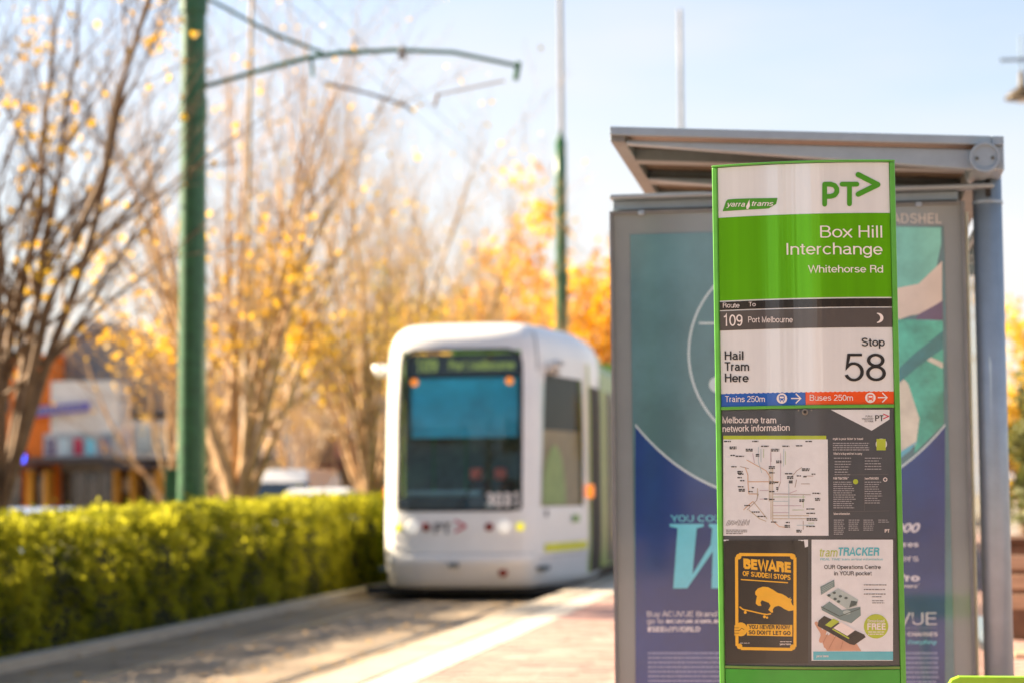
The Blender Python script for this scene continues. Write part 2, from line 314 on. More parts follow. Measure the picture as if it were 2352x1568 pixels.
# ---------------------------------------------------------------- the stop sign (curved panel, apex towards the camera)
SY, SCX, HW, SAG = 5.2, -.0735, .2285, .032
RR = (HW*HW + SAG*SAG)/(2*SAG); A0 = math.asin(HW/RR); YC = SY + RR*math.cos(A0)
sign = thing('tram_stop_sign', 'tall green tram stop sign with curved header, map and posters, in front of shelter', 'stop sign', (SCX, SY, 0))
def surf(a, z, off=0, lay=0):
    r = RR + off + lay*.00004; return (r*math.sin(a), YC - SY - r*math.cos(a), z)
def hit(x, y):
    "angle and height where the line of sight through a photo point meets the curved face"
    d = ray(x, y); o = CAM - Vector((SCX, YC, 0)); A = d.x**2 + d.y**2; B = o.x*d.x + o.y*d.y; Cc = o.x**2 + o.y**2 - RR**2
    D = B*B - A*Cc
    t = (-B - math.sqrt(max(D, 0)))/A; p = o + d*t
    return math.asin(max(-1, min(1, p.x/RR))), p.z
def band(mb, a0, a1, z0, z1, off, n=None):
    n = n or max(1, int(abs(a1-a0)/math.radians(.8))); i = len(mb.v)
    for k in range(n+1):
        a = a0+(a1-a0)*k/n; mb.v += [surf(a, z0, off), surf(a, z1, off)]
    for k in range(n): j = i+2*k; mb.f.append((j, j+2, j+3, j+1))
    return mb
def solid(mb, a0, a1, z0, z1, o0, o1):
    n = max(1, int(abs(a1-a0)/math.radians(.8))); i = len(mb.v)
    for k in range(n+1):
        a = a0+(a1-a0)*k/n; mb.v += [surf(a, z0, o1), surf(a, z1, o1), surf(a, z1, o0), surf(a, z0, o0)]
    for k in range(n):
        j = i+4*k
        for q in range(4): mb.f.append((j+q, j+4+q, j+4+(q+1) % 4, j+(q+1) % 4))
    mb.f.append((i, i+1, i+2, i+3)); j = i+4*n; mb.f.append((j+3, j+2, j+1, j))
    return mb
def ztop(y): return hit(1850, y)[1]        # height of a sign line whose middle is at photo row y
class Print:
    "a flat print on the curved face, in photo-measured coordinates"
    def __init__(s, fn): s.fn = fn; s.mb = MB(); s.lay = 0; s.cuts = []
    def text(s, t, x0, x1, yb, h, off=0, shear=0, space=1, al=None, dy=0):
        s.cuts.append((len(s.mb.v), len(s.mb.f)))
        vs, fs, w = glyphs(t, off, shear, space)
        (a0, z0), (a1, z1) = s.fn.uv(x0, yb), s.fn.uv(x1, yb+dy)
        z2 = s.fn.uv(x0, yb-h)[1]; H = z2-z0; i = len(s.mb.v)
        for (u, v, l) in vs:
            k = u/w; s.mb.v.append(s.fn.pt(a0+(a1-a0)*k, z0 + (z1-z0)*k + v*H, l))
        s.mb.f += [tuple(i+q for q in f) for f in fs]; return s
    def poly(s, pts):
        p = [s.fn.uv(*q) for q in pts]; s.mb.poly([s.fn.pt(*q, s.lay) for q in p]); return s
    def disc(s, x, y, r, ry=None, n=28, r2=0, t0=0, t1=2*PI):
        s.lay = (s.lay+1) % 8; ry = ry or r; full = abs(t1-t0-2*PI) < 1e-6
        P = [(x+r*math.cos(t0+(t1-t0)*k/n), y+ry*math.sin(t0+(t1-t0)*k/n)) for k in range(n+1)]
        if r2:
            Q = [(x+r2*math.cos(t0+(t1-t0)*k/n), y+r2*ry/r*math.sin(t0+(t1-t0)*k/n)) for k in range(n+1)]
            for k in range(n): s.poly([P[k], P[k+1], Q[k+1], Q[k]])
        else: s.poly(P[:-1] if full else P)
        return s
    def line(s, x0, y0, x1, y1, w):
        s.lay = (s.lay+1) % 8
        L = math.hypot(x1-x0, y1-y0) or 1; n = max(1, int(L/12)); px, py = -(y1-y0)/L*w/2, (x1-x0)/L*w/2
        for k in range(n):
            a, b = k/n, (k+1)/n; xa, ya, xb, yb = x0+(x1-x0)*a, y0+(y1-y0)*a, x0+(x1-x0)*b, y0+(y1-y0)*b
            s.poly([(xa+px, ya+py), (xb+px, yb+py), (xb-px, yb-py), (xa-px, ya-py)])
        return s
    def rline(s, x0, y0, x1, y1, w):
        s.line(x0, y0, x1, y1, w); s.disc(x0, y0, w/2, n=14); s.disc(x1, y1, w/2, n=14); return s
    def path(s, pts, w):
        for a, b in zip(pts, pts[1:]): s.line(*a, *b, w)
        return s
    def scribble(s, x0, x1, y0, dy, n, h, seed, ragged=.25, jit=0.0):
        "lines of print too small to read: short word-length dashes"
        R = random.Random(seed)
        for k in range(n):
            x = x0; xe = x1 - (x1-x0)*R.uniform(0, ragged)
            while x < xe:
                w = min(R.uniform(2.5, 9), xe-x); s.poly([(x, y0+k*dy), (x+w, y0+k*dy), (x+w, y0+k*dy-h), (x, y0+k*dy-h)]); x += w+1.3
        return s
    def build(s, name, m, parent):
        if name == 'lettering' and s.cuts:
            ends = s.cuts + [(len(s.mb.v), len(s.mb.f))]; out = None
            if s.cuts[0][1] > 0:
                mb = MB(); mb.v = s.mb.v[:s.cuts[0][0]]; mb.f = s.mb.f[:s.cuts[0][1]]; mb.build('symbol', m, parent)
            for (a, fa), (b, fb_) in zip(ends, ends[1:]):
                mb = MB(); mb.v = s.mb.v[a:b]; mb.f = [tuple(i-a for i in f) for f in s.mb.f[fa:fb_]]; out = mb.build('lettering', m, parent)
            return out
        o = s.mb.build(name, m, parent)
        if name in ('fine_print', 'place_names', 'map_line', 'key_marks', 'column_rule', 'printed_office', 'lime_rule', 'fascia_panel'): o['kind'] = 'stuff'
        return o
class Curved:
    def __init__(s, off): s.off = off
    def uv(s, x, y): return hit(x, y)
    def pt(s, a, z, lay=0): return surf(a, z, s.off, lay)
def inkmat(name, col, rough=.25, metal=.0, coat=.0, var=.04, spec=.5, ior=1.5):
    return mat(name, col, rough, metal=metal, coat=coat, var=var, scale=30, spec=spec, ior=ior)
GL = dict(rough=.12, metal=.40)
GW = dict(rough=.12, metal=.18)
I_green = mat('header_green_film', (.13, .50, .004), var=.06, scale=3, bump=.035, bscale=5, stretch=(14, 14, .25), **GL)
I_white = mat('header_white_film', (.76, .81, .82), var=.03, scale=3, bump=.035, bscale=5, stretch=(14, 14, .25), **GW)
I_black = inkmat('header_black_film', (.015, .013, .013), rough=.13, coat=.8)
I_grey = inkmat('header_grey_film', (.085, .08, .078), rough=.13, coat=.7)
I_blue = inkmat('header_blue_film', (.015, .11, .47), rough=.13, coat=.6)
I_red = inkmat('header_red_film', (.78, .09, .012), rough=.13, coat=.6)
I_wtext = inkmat('white_lettering', (.80, .76, .72), .35)
I_btext = inkmat('black_lettering', (.012, .012, .014), .35)
I_gtext = inkmat('green_lettering', (.06, .30, .01), .3)
I_slate = inkmat('slate_poster_paper', (.055, .065, .075), .5)
I_paper = inkmat('white_poster_paper', (.73, .78, .79), .5)
I_yel = inkmat('yellow_ink', (.85, .48, .02), .45)
I_lime = inkmat('lime_ink', (.42, .55, .03), .45)
I_cyan = inkmat('cyan_ink', (.10, .50, .58), .45)
I_ink = inkmat('grey_ink', (.14, .13, .13), .5)
I_ltxt = inkmat('pale_grey_ink', (.38, .39, .40), .5)
I_red2 = inkmat('crimson_ink', (.55, .03, .08), .45)
zT = ztop(377); zW = ztop(492)
aL = -A0; aR = A0; EA = .0135/RR
# core and frame
cb = MB(); solid(cb, aL+.002, aR-.002, 0, zT-.004, -.05, -.004)
o = cb.build('back_shell', M_alu, sign); recalc(o)
for a0, a1 in ((aL, aL+EA), (aR-EA, aR)):
    mb = MB(); solid(mb, a0, a1, 0, zT+.002, -.055, .006); o = mb.build('edge_rail', M_signgreen, sign, bevel=.0025); recalc(o)
mb = MB(); solid(mb, aL, aR, zT+.0025, zT+.0075, -.057, .007); o = mb.build('top_cap', M_signgreen, sign, bevel=.0015); recalc(o)
mb = MB(); solid(mb, aL+EA+.0008, aR-EA-.0008, ztop(937), ztop(929.5), -.003, .0045); o = mb.build('cross_rail', M_signgreen, sign, bevel=.0015); recalc(o)
mb = MB(); solid(mb, aL+EA+.0008, aR-EA-.0008, ztop(1536), ztop(1529.5), -.003, .0045); o = mb.build('cross_rail', mat('olive_green_metal', (.14, .26, .05), .35), sign, bevel=.0015); recalc(o)
mb = MB(); solid(mb, aL+EA+.0008, aR-EA-.0008, .05, ztop(1537), -.004, .002); o = mb.build('base_panel', mat('deep_green_metal', (.03, .33, .02), .25, coat=.4), sign, bevel=.001); recalc(o)
mb = MB().box(-.30, .30, -.03, .20, 0, .03); mb.build('foot_plate', M_signgreen, sign, bevel=.004)
pa0, pa1 = aL+EA+.001, aR-EA-.001
hp = MB(); solid(hp, pa0, pa1, ztop(900), zT+.001, -.003, 0); hp = hp.build('header_panel', I_white, sign); recalc(hp)
def strip(name, y0, y1, m, a0=pa0, a1=pa1, off=.0008, par=None):
    return band(MB(), a0, a1, ztop(y1), ztop(y0), off).build(name, m, par or hp)
strip('green_field', 492, 684.5, I_green); strip('black_band', 687.5, 706.5, I_black); strip('grey_band', 709, 753.5, I_grey)
amid = hit(1850, 912)[0]
tp = MB(); solid(tp, pa0, amid-.0006, ztop(929.3), ztop(899), -.003, 0); tp = tp.build('trains_strip', I_blue, sign); recalc(tp)
bp_ = MB(); solid(bp_, amid+.0006, pa1, ztop(929.3), ztop(899), -.003, 0); bp_ = bp_.build('buses_strip', I_red, sign); recalc(bp_)
F1 = Curved(.0016)
# header lettering
P = Print(F1)
P.text('Box Hill', 1884, 2026, 546.5, 27.5, off=-.006).text('Interchange', 1807, 2027, 586, 27, off=-.004)
P.text('Whitehorse Rd', 1856, 2028, 627, 17, off=.0)
P.text('Route', 1661, 1699, 707, 11, off=-.004).text('To', 1720, 1736, 704, 10, off=-.004)
P.text('109', 1663, 1706, 749, 26, off=.002).text('Port Melbourne', 1719, 1821, 741, 13.5, off=-.002)
P.build('lettering', I_wtext, hp)
P = Print(F1); pts = []
cx, cy, r = 2018, 730.5, 11
outer = [(cx-3+r*1.25*math.cos(t), cy+r*1.05*math.sin(t)) for t in [-PI*.52+PI*1.04*k/14 for k in range(15)]]
inner = [(cx-7+r*.95*math.cos(t), cy+r*.9*math.sin(t)) for t in [-PI*.42+PI*.84*k/14 for k in range(15)]]
for k in range(14): P.poly([outer[k], outer[k+1], inner[k+1], inner[k]])
P.build('moon_symbol', I_wtext, hp)
P = Print(F1)
P.text('Hail', 1665, 1708, 826, 20, off=.010).text('Tram', 1665, 1721, 851, 20, off=.010).text('Here', 1665.5, 1720, 877, 20, off=.010)
P.text('Stop', 1979, 2032, 795, 19, off=.010).text('58', 1940, 2035, 874.5, 63, off=-.006, space=1.0)
P.build('lettering', I_btext, hp)
P = Print(F1)   # logo of rounded strokes
P.rline(1894, 470, 1894, 425, 11).rline(1894, 424, 1908, 424, 11)
P.path([(1908, 424), (1917, 427), (1922, 434), (1922, 442), (1917, 449), (1908, 452)], 11)
for q in [(1908, 424), (1917, 427), (1922, 434), (1922, 442), (1917, 449), (1908, 452)]: P.disc(*q, 5.4, n=14)
P.rline(1894, 452, 1908, 452, 11)
P.rline(1934, 424, 1968, 424, 11).rline(1951, 424, 1951, 469, 11)
P.rline(1971, 402, 2016, 425, 12).rline(2016, 425, 1971, 447, 12)
P.build('arrow_logo', I_gtext, hp)
P = Print(Curved(.0014))
top = [(1661+7, 463), (1672, 459), (1690, 457.5), (1720, 456.5), (1750, 456), (1786, 455.5)]; bot = [(1660, 486), (1690, 484), (1720, 482), (1745, 481), (1766, 479.5), (1783, 469)]
for k in range(5): P.poly([bot[k], bot[k+1], top[k+1], top[k]])
P.build('operator_badge', I_gtext, hp)
P = Print(Curved(.0020))
P.text('yarra', 1669, 1712, 475.5, 12, shear=.25, off=.004).text('trams', 1727, 1777, 474, 12, shear=.25, off=.004)
P.poly([(1715, 481), (1714, 475), (1718, 467), (1722, 459), (1722, 467), (1723, 474), (1719, 481)])
P.build('lettering', I_wtext, hp)
def vehicle_icon(cx, cy, ink, par, train):
    P = Print(Curved(.0012)); P.disc(cx, cy, 12, n=24); P.build('icon_disc', I_wtext, par)
    P = Print(Curved(.0018)); P.poly([(cx-6.5, cy+4.5), (cx+6.5, cy+4.5), (cx+6.5, cy-5), (cx+4, cy-7.5), (cx-4, cy-7.5), (cx-6.5, cy-5)])
    if train: P.poly([(cx-5, cy+8), (cx-3.2, cy+8), (cx-1.8, cy+5), (cx-3.6, cy+5)]).poly([(cx+3.2, cy+8), (cx+5, cy+8), (cx+3.6, cy+5), (cx+1.8, cy+5)])
    else: P.poly([(cx-6, cy+7), (cx-3.5, cy+7), (cx-3.5, cy+4.6), (cx-6, cy+4.6)]).poly([(cx+3.5, cy+7), (cx+6, cy+7), (cx+6, cy+4.6), (cx+3.5, cy+4.6)])
    P.build('vehicle_icon', ink, par)
    P = Print(Curved(.0023)); P.poly([(cx-4.6, cy-.5), (cx+4.6, cy-.5), (cx+4.6, cy-4.6), (cx-4.6, cy-4.6)]).disc(cx-4, cy+2.4, 1.1, n=8).disc(cx+4, cy+2.4, 1.1, n=8)
    P.build('icon_window', I_wtext, par)
vehicle_icon(1796, 914, I_blue, tp, True); vehicle_icon(1999, 912.5, I_red, bp_, False)
P = Print(Curved(.0014)); P.text('Trains 250m', 1666, 1757, 922, 13.5, off=-.002)
P.line(1817, 914, 1839, 914, 2.6).line(1828, 903, 1840, 914.8, 2.6).line(1828, 925, 1840, 913.2, 2.6); P.build('lettering', I_wtext, tp)
P = Print(Curved(.0014)); P.text('Buses 250m', 1860, 1959, 919, 13.5, off=-.002)
P.line(2016, 912, 2037, 912, 2.6).line(2026, 901, 2038, 912.8, 2.6).line(2026, 923, 2038, 911.2, 2.6); P.build('lettering', I_wtext, bp_)
# display board with the map and the two posters
bd = MB(); solid(bd, pa0, pa1, ztop(1528.8), ztop(937.8), -.003, -.0006); bd = bd.build('display_board', inkmat('slate_board', (.045, .05, .055), .4), sign); recalc(bd)
ts = strip('map_poster', 938.5, 1236, I_slate, off=0, par=sign, a0=pa0+.004, a1=pa1-.004)
P = Print(Curved(.0012)); P.text('Melbourne tram', 1660, 1783, 971, 15, off=.004).text('network information', 1660, 1814, 991, 15, off=.004, dy=-3)
P.build('lettering', I_wtext, ts)
P = Print(Curved(.0006))
for k in range(6):
    xa, xb = 1908+k*22.5, 1908+(k+1)*22.5
    f = lambda x: 940 + ((x-1908)*48/94 if x < 2002 else 48-(x-2002)*26/41)
    for (u, v) in (((xa, xb),) if not xa < 2002 < xb else ((xa, 2002), (2002, xb))): pass
    P.poly([(xa, 940), (xb, 940), (xb, f(xb)), (xa, f(xa)+.01)]) if not xa < 2002 < xb else P.poly([(xa, 940), (xb, 940), (xb, f(xb)), (2002, 988), (xa, f(xa))])
P.build('corner_flag', I_paper, ts)
P = Print(Curved(.0012)); P.text('PT', 2010, 2029, 966, 13.5, off=.02).text('PUBLIC', 1988, 2004, 957, 4, off=.0).text('TRANSPORT', 1979, 2006, 963, 4).text('VICTORIA', 1985, 2006, 968.5, 4); P.build('lettering', I_btext, ts)
P = Print(Curved(.0012)); P.rline(2029, 950, 2041, 955, 2.4).rline(2041, 955, 2029, 960.5, 2.4); P.build('arrow_mark', I_red2, ts)
mp_ = Print(Curved(.0006))
for k in range(8): xa, xb = 1661.5+k*30.2, 1661.5+(k+1)*30.2; mp_.poly([(xa, 1229), (xb, 1229), (xb-(2 if k == 7 else 0), 1008), (xa, 1008)])
mp_.build('map_sheet', I_paper, ts)
P = Print(Curved(.0010))
for k in range(8): xa, xb = 1661.5+k*29.5, 1661.5+(k+1)*29.5; P.poly([(xa, 1008), (xb, 1008), (xb, 999.5), (xa, 999.5)])
P.build('lime_rule', I_lime, ts)
R = random.Random(5)
lines = {'orange_ink': ((.62, .36, .16), [[(1715,1055),(1760,1080),(1772,1100)],[(1712,1072),(1718,1090),(1718,1105),(1790,1105)],[(1718,1105),(1720,1133),(1740,1133)],[(1775,1195),(1790,1208),(1808,1210)],[(1730,1150),(1718,1160),(1708,1170)]]),
 'tan_ink': ((.50, .42, .26), [[(1771,1075),(1771,1192)],[(1775,1075),(1775,1196)],[(1767,1080),(1767,1150)],[(1720,1170),(1745,1190),(1760,1196)],[(1730,1150),(1762,1190)],[(1740,1120),(1740,1140)],[(1776,1190),(1860,1190)],[(1776,1183),(1858,1183)]]),
 'pale_blue_ink': ((.42, .58, .62), [[(1742,1025),(1742,1060),(1750,1085)],[(1800,1030),(1800,1070)],[(1812,1110),(1812,1190)],[(1748,1030),(1748,1060)],[(1776,1150),(1810,1150)],[(1830,1205),(1870,1205)]]),
 'pale_green_ink': ((.46, .60, .40), [[(1804,1035),(1804,1066)],[(1845,1135),(1845,1165)],[(1820,1170),(1846,1170)],[(1776,1140),(1850,1140)],[(1856,1200),(1870,1200)],[(1754,1030),(1754,1050)]]),
 'mauve_ink': ((.55, .45, .52), [[(1729,1040),(1733,1062)],[(1776,1133),(1810,1133),(1830,1125)],[(1745,1125),(1765,1125)],[(1793,1040),(1793,1105)],[(1745,1145),(1765,1145)],[(1770,1038),(1770,1072)],[(1776,1160),(1840,1160)],[(1776,1176),(1812,1176)]]),
 'brown_grey_ink': ((.40, .34, .30), [[(1771,1030),(1771,1060)],[(1815,1098),(1830,1080),(1842,1072)],[(1776,1133),(1862,1135)],[(1742,1133),(1738,1148),(1716,1170)],[(1840,1110),(1860,1110)],[(1793,1105),(1785,1128)],[(1830,1100),(1826,1118)],[(1845,1092),(1868,1092)],[(1845,1195),(1845,1215)],[(1720,1075),(1700,1070)]])}
for nm, (col, ll) in lines.items():
    P = Print(Curved(.0011))
    for l in ll: P.path(l, 1.5)
    P.build('map_line', inkmat(nm, col, .5), ts)
P = Print(Curved(.0014))
for (x, y, w) in [(1663,1011,16),(1728,1011,14),(1850,1011,15),(1676,1024,16),(1713,1029,16),(1748,1022,18),(1772,1029,18),(1797,1022,16),(1828,1021,16),(1678,1043,10),(1690,1045,20),(1736,1041,8),(1783,1056,12),(1680,1069,12),(1694,1080,12),(1696,1086,12),(1694,1094,10),(1700,1101,10),(1695,1115,14),(1697,1121,14),(1766,1069,14),(1767,1083,12),(1767,1104,12),(1779,1105,9),(1767,1126,12),(1727,1117,5),(1783,1117,5),(1719,1126,10),(1755,1143,9),(1767,1144,12),(1710,1158,14),(1727,1173,18),(1740,1183,20),(1771,1196,14),(1805,1197,9),(1802,1204,12),(1842,1074,18),(1830,1090,10),(1845,1092,8),(1864,1086,9),(1803,1085,18),(1808,1092,14),(1812,1102,9),(1866,1130,18),(1872,1142,12),(1836,1145,12),(1852,1166,20),(1852,1176,20),(1853,1188,24),(1852,1206,20),(1829,1215,12)]:
    P.scribble(x, x+w, y+3, 3.6, 1 if y < 1020 else R.choice((1, 2)), 2.6, x*y, 0)
P.build('place_names', I_btext, ts)
P = Print(Curved(.0013)); 
for k in range(16): P.line(1668+k*3.4, 1207-R.uniform(0, 4), 1674+k*3.2, 1196-R.uniform(0, 5), .9)
P.scribble(1668, 1720, 1217, 4, 3, 1.8, 3, .3); P.build('key_marks', I_ink, ts)
P = Print(Curved(.0012)); P.text('myki is your ticket to travel', 1913, 1982, 1009, 5.2, off=.012); P.text("What's to buy and not to carry", 1914, 1980, 1043, 5.2, off=.012); P.text('Free Tram Zone', 1914, 1946, 1100, 5.2, off=.012); P.text('tramTRACKER', 1986, 2018, 1100, 5.2, off=.012); P.text('More information', 1915, 1952, 1181, 5.2, off=.012); P.disc(2033, 1100, 5, n=14, r2=3); P.text('PT', 2032, 2043, 1222, 8, off=.03); P.build('lettering', I_wtext, ts)
P = Print(Curved(.0012))
P.scribble(1913, 2000, 1018, 5, 4, 2.1, 11, .1).scribble(1915, 1960, 1052, 5, 1, 2, 12).scribble(1917, 1958, 1060, 6, 7, 1.9, 13, .3).scribble(1986, 2026, 1052, 6.3, 5, 1.9, 14, .3)
P.scribble(1914, 1966, 1107, 4.9, 13, 1.9, 15, .2).scribble(1986, 2030, 1107, 5.3, 10, 1.9, 16, .4)
for k in range(4): P.scribble(1915+k*34, 1941+k*34, 1194, 4.6, (8, 6, 6, 2)[k], 1.8, 17+k, .2)
P.build('fine_print', I_ltxt, ts)
P = Print(Curved(.0012)); P.disc(2024, 1019, 13, n=20); P.build('ticket_badge', I_paper, ts)
P = Print(Curved(.0016)); P.poly([(2013, 1033), (2034, 1033), (2034, 1007), (2013, 1007)]); P.build('ticket_badge', I_lime, ts)
P = Print(Curved(.0016)); P.disc(1965, 1105, 6, n=14); P.build('zone_badge', I_lime, ts)
P = Print(Curved(.0012))
P.line(1985, 1095, 1985, 1172, .8); P.line(1914, 1090, 2040, 1088, .8); P.line(1915, 1174, 2042, 1172, .8); P.build('column_rule', I_ink, ts)
kh = MB(); ca, cz = hit(1849, 945); c0 = Vector(surf(ca, cz, .001)); 
kh.tube([c0, c0+Vector((0, -.006, 0))], .008, n=14); kl = kh.build('lock', M_steel, sign, smooth=False, bevel=.001)
kh = MB(); kh.tube([c0+Vector((0, -.0065, 0)), c0+Vector((0, -.008, 0))], .004, n=10).build('lock_core', M_black, kl)
for q in (-.016, .016): MB().tube([c0+Vector((q, 0, .004)), c0+Vector((q, -.002, .004))], .0022, n=8).build('screw', M_steel, sign)
# left poster: yellow on near-black
def flatbg(name, x0, x1, y0, y1, m, off, par, n=6):
    P = Print(Curved(off))
    for k in range(n): xa, xb = x0+(x1-x0)*k/n, x0+(x1-x0)*(k+1)/n; P.poly([(xa, y1), (xb, y1), (xb, y0), (xa, y0)])
    return P.build(name, m, par)
lp = flatbg('warning_poster', 1664, 1856, 1240, 1522, inkmat('near_black_poster_paper', (.020, .016, .015), .3), .0003, sign)
P = Print(Curved(.0009)); P.poly([(1662, 1241.5), (1846, 1241), (1846, 1238.5), (1662, 1238)]).poly([(1849, 1256), (1856, 1254), (1856, 1238), (1846.5, 1238)]); P.build('torn_edge', I_paper, lp)
P = Print(Curved(.0010))
fx0, fx1, fy0, fy1 = 1692, 1826, 1272, 1490
w = 7
P.line(fx0+6, fy0, fx1-6, fy0+1, w).line(fx1, fy0+7, fx1, fy1-6, w).line(fx1-6, fy1, fx0+10, fy1-2, w).line(fx0+1, fy1-8, fx0, fy0+6, w)
for (x, y) in ((fx0+5, fy0+5), (fx1-5, fy0+5), (fx1-5, fy1-5), (fx0+7, fy1-7)): P.disc(x, y, 6.4, n=20)
P.build('border_frame', I_yel, lp)
P = Print(Curved(.0010)); P.text('BEWARE', 1708, 1817, 1305, 24, off=.055, dy=9).text('OF SUDDEN STOPS', 1706, 1816, 1321, 11.5, off=.035, dy=10); P.line(1702, 1329.5, 1810, 1337, 2.6); P.build('lettering', I_yel, lp)
P = Print(Curved(.0010))
body = [(1735,1357),(1741,1350),(1752,1346),(1764,1347),(1776,1353),(1786,1360),(1797,1363),(1806,1368),(1812,1373),(1816,1370),(1815,1375),(1819,1374),(1817,1380),(1820,1388),(1827,1392),(1828,1385),(1829,1393),(1823,1400),(1812,1402),(1801,1397),(1794,1392),(1788,1390),(1780,1392),(1775,1398),(1776,1405),(1772,1406),(1765,1399),(1770,1390),(1766,1383),(1758,1380),(1750,1377),(1747,1382),(1749,1390),(1742,1390),(1736,1385),(1737,1376),(1739,1368),(1735,1364)]
cxb, cyb = 1760, 1365
from mathutils.geometry import tessellate_polygon
def split_tri(P, t, lim):
    "keeps every piece of a print small enough to follow the curved face"
    L = [math.dist(t[k], t[(k+1) % 3]) for k in range(3)]; k = L.index(max(L))
    if L[k] < lim: P.poly(t); return
    a, b, c = t[k], t[(k+1) % 3], t[(k+2) % 3]; m = ((a[0]+b[0])/2, (a[1]+b[1])/2)
    split_tri(P, [a, m, c], lim); split_tri(P, [m, b, c], lim)
for t in tessellate_polygon([[Vector((x, y, 0)) for x, y in body]]): split_tri(P, [body[i] for i in t], 16)
P.path([(1699,1392),(1706,1398),(1720,1401),(1750,1408),(1762,1410),(1771,1408)], 3); P.disc(1712, 1405, 3.4, n=10); P.disc(1756, 1415, 3.4, n=10); P.disc(1762, 1417, 2.6, n=10); P.line(1712, 1400, 1712, 1405, 2)
P.build('animal_picture', I_yel, lp)
P = Print(Curved(.0014))
for k in range(4): xa, xb = 1716+k*26, 1716+(k+1)*26; P.poly([(xa, 1458+k*.6), (xb, 1458.5+k*.6), (xb, 1432+k*.6), (xa, 1432+k*.6)])
P.disc(1702, 1444, 15, 16, n=20)
for k in range(4): P.rline(1690, 1437+k*6.2, 1700, 1437+k*6.2, 6)
P.build('fist_banner', I_yel, lp)
P = Print(Curved(.0019)); P.text('YOU NEVER KNOW', 1720, 1815, 1443, 9.5, off=.03, dy=1).text("SO DON'T LET GO", 1720, 1816, 1455.5, 9.5, off=.03, dy=2)
P.line(1697, 1448, 1704, 1441, 1).line(1704, 1441, 1710, 1445, 1)
for k in range(3): P.line(1686, 1440.5+k*6.2, 1698, 1440.5+k*6.2, .8)
P.build('lettering', I_btext, lp)
P = Print(Curved(.0010)); P.scribble(1792, 1818, 1473, 5, 1, 1.4, 3, 0).scribble(1700, 1722, 1476, 4, 1, 1, 5, 0); P.text('yarra trams', 1791, 1817, 1480, 4.5, off=.02); P.build('lettering', I_wtext, lp)
# right poster
rp = flatbg('app_poster', 1864, 2051, 1238, 1516, I_paper, .0003, sign)
P = Print(Curved(.0010)); P.text('tram', 1883, 1924, 1277, 20, shear=.15, off=-.004); P.disc(2012, 1437, 28, n=30); P.build('lime_print', I_lime, rp)
P = Print(Curved(.0010)); P.text('TRACKER', 1926, 2020, 1275, 19, shear=.12, off=.03); P.text('REAL TIME tram arrival information', 1884, 2028, 1285.5, 5, off=.0, shear=.1)
for k in range(5): xa, xb = 1868+k*36.6, 1868+(k+1)*36.6; P.poly([(xa, 1514.5), (xb, 1514.5), (xb, 1495), (xa, 1495)])
P.build('cyan_print', I_cyan, rp)
P = Print(Curved(.0012)); P.text('OUR Operations Centre', 1893, 2023, 1305.5, 9.5, off=.012).text('in YOUR pocket', 1916, 2002, 1320, 9.5, off=.012)
P.build('lettering', inkmat('dark_grey_ink', (.06, .06, .065), .5), rp)
P = Print(Curved(.0012)); P.scribble(1984, 2036, 1343, 10.5, 3, 2, 31, .1).scribble(2003, 2026, 1370, 4, 1, 1.6, 33, .1).scribble(2003, 2032, 1379, 5, 2, 1.6, 34, .1); P.build('fine_print', I_ink, rp)
P = Print(Curved(.0015)); P.text('Download', 1993, 2031, 1428, 7, off=.01).text('FREE', 1992, 2034, 1445, 15, off=.03).scribble(1994, 2032, 1451, 5, 2, 2, 36, .1); P.text('yarra trams', 1875, 1903, 1508, 6, off=.02, shear=.2); P.build('lettering', I_wtext, rp)
def tri_poly(P, pts):
    for t in tessellate_polygon([[Vector((x, y, 0)) for x, y in pts]]): split_tri(P, [pts[i] for i in t], 16 if isinstance(P.fn, Curved) else 1e9)
    return P
I_skin = inkmat('printed_skin', (.60, .34, .22), .5); I_skin2 = inkmat('printed_skin_dark', (.45, .22, .13), .5)
P = Print(Curved(.0010)); tri_poly(P, [(1884,1452),(1896,1456),(1925,1462),(1950,1470),(1968,1478),(1978,1493.5),(1900,1493.5),(1892,1482),(1886,1468)]); P.rline(1875, 1430, 1890, 1455, 8); P.rline(1894, 1447, 1886, 1470, 10); P.rline(1912, 1455, 1897, 1482, 11); P.rline(1930, 1466, 1925, 1488, 10); P.build('printed_hand', I_skin, rp)
P = Print(Curved(.0013))
for (a, b) in (((1891,1474),(1901,1454)), ((1904,1488),(1919,1460)), ((1931,1488),(1936,1472))): P.rline(*a, *b, 1.6)
P.build('printed_hand', I_skin2, rp)
P = Print(Curved(.0016)); tri_poly(P, [(1880,1424),(1893,1413),(1985,1456),(1988,1462),(1962,1480),(1952,1478),(1878,1436)]); P.build('printed_phone', I_btext, rp)
P = Print(Curved(.0020)); P.poly([(1895, 1434), (1908, 1440), (1928, 1426), (1914, 1419)]).line(1912, 1443, 1950, 1465, 3); P.build('printed_screen', I_lime, rp)
P = Print(Curved(.0022)); P.poly([(1914, 1441), (1946, 1459), (1964, 1446), (1932, 1427)]); P.build('printed_screen', I_wtext, rp)
I_tq = inkmat('printed_slate_teal', (.16, .26, .26), .5); I_tq2 = inkmat('printed_pale_teal', (.40, .52, .50), .5)
P = Print(Curved(.0014)); tri_poly(P, [(1884,1346),(1916,1330),(1917,1346),(1886,1365)]); tri_poly(P, [(1886,1394),(1905,1380),(1934,1400),(1976,1392),(1977,1412),(1955,1430),(1930,1422),(1888,1400)]); P.build('printed_office', I_tq, rp)
P = Print(Curved(.0018)); tri_poly(P, [(1898,1366),(1925,1350),(1971,1376),(1968,1390),(1945,1397)]); P.disc(1945, 1405, 9, 5, n=14)
for k in range(4): P.line(1887, 1350+k*4, 1914, 1335+k*4, 1)
P.build('printed_office', I_tq2, rp)
P = Print(Curved(.0022))
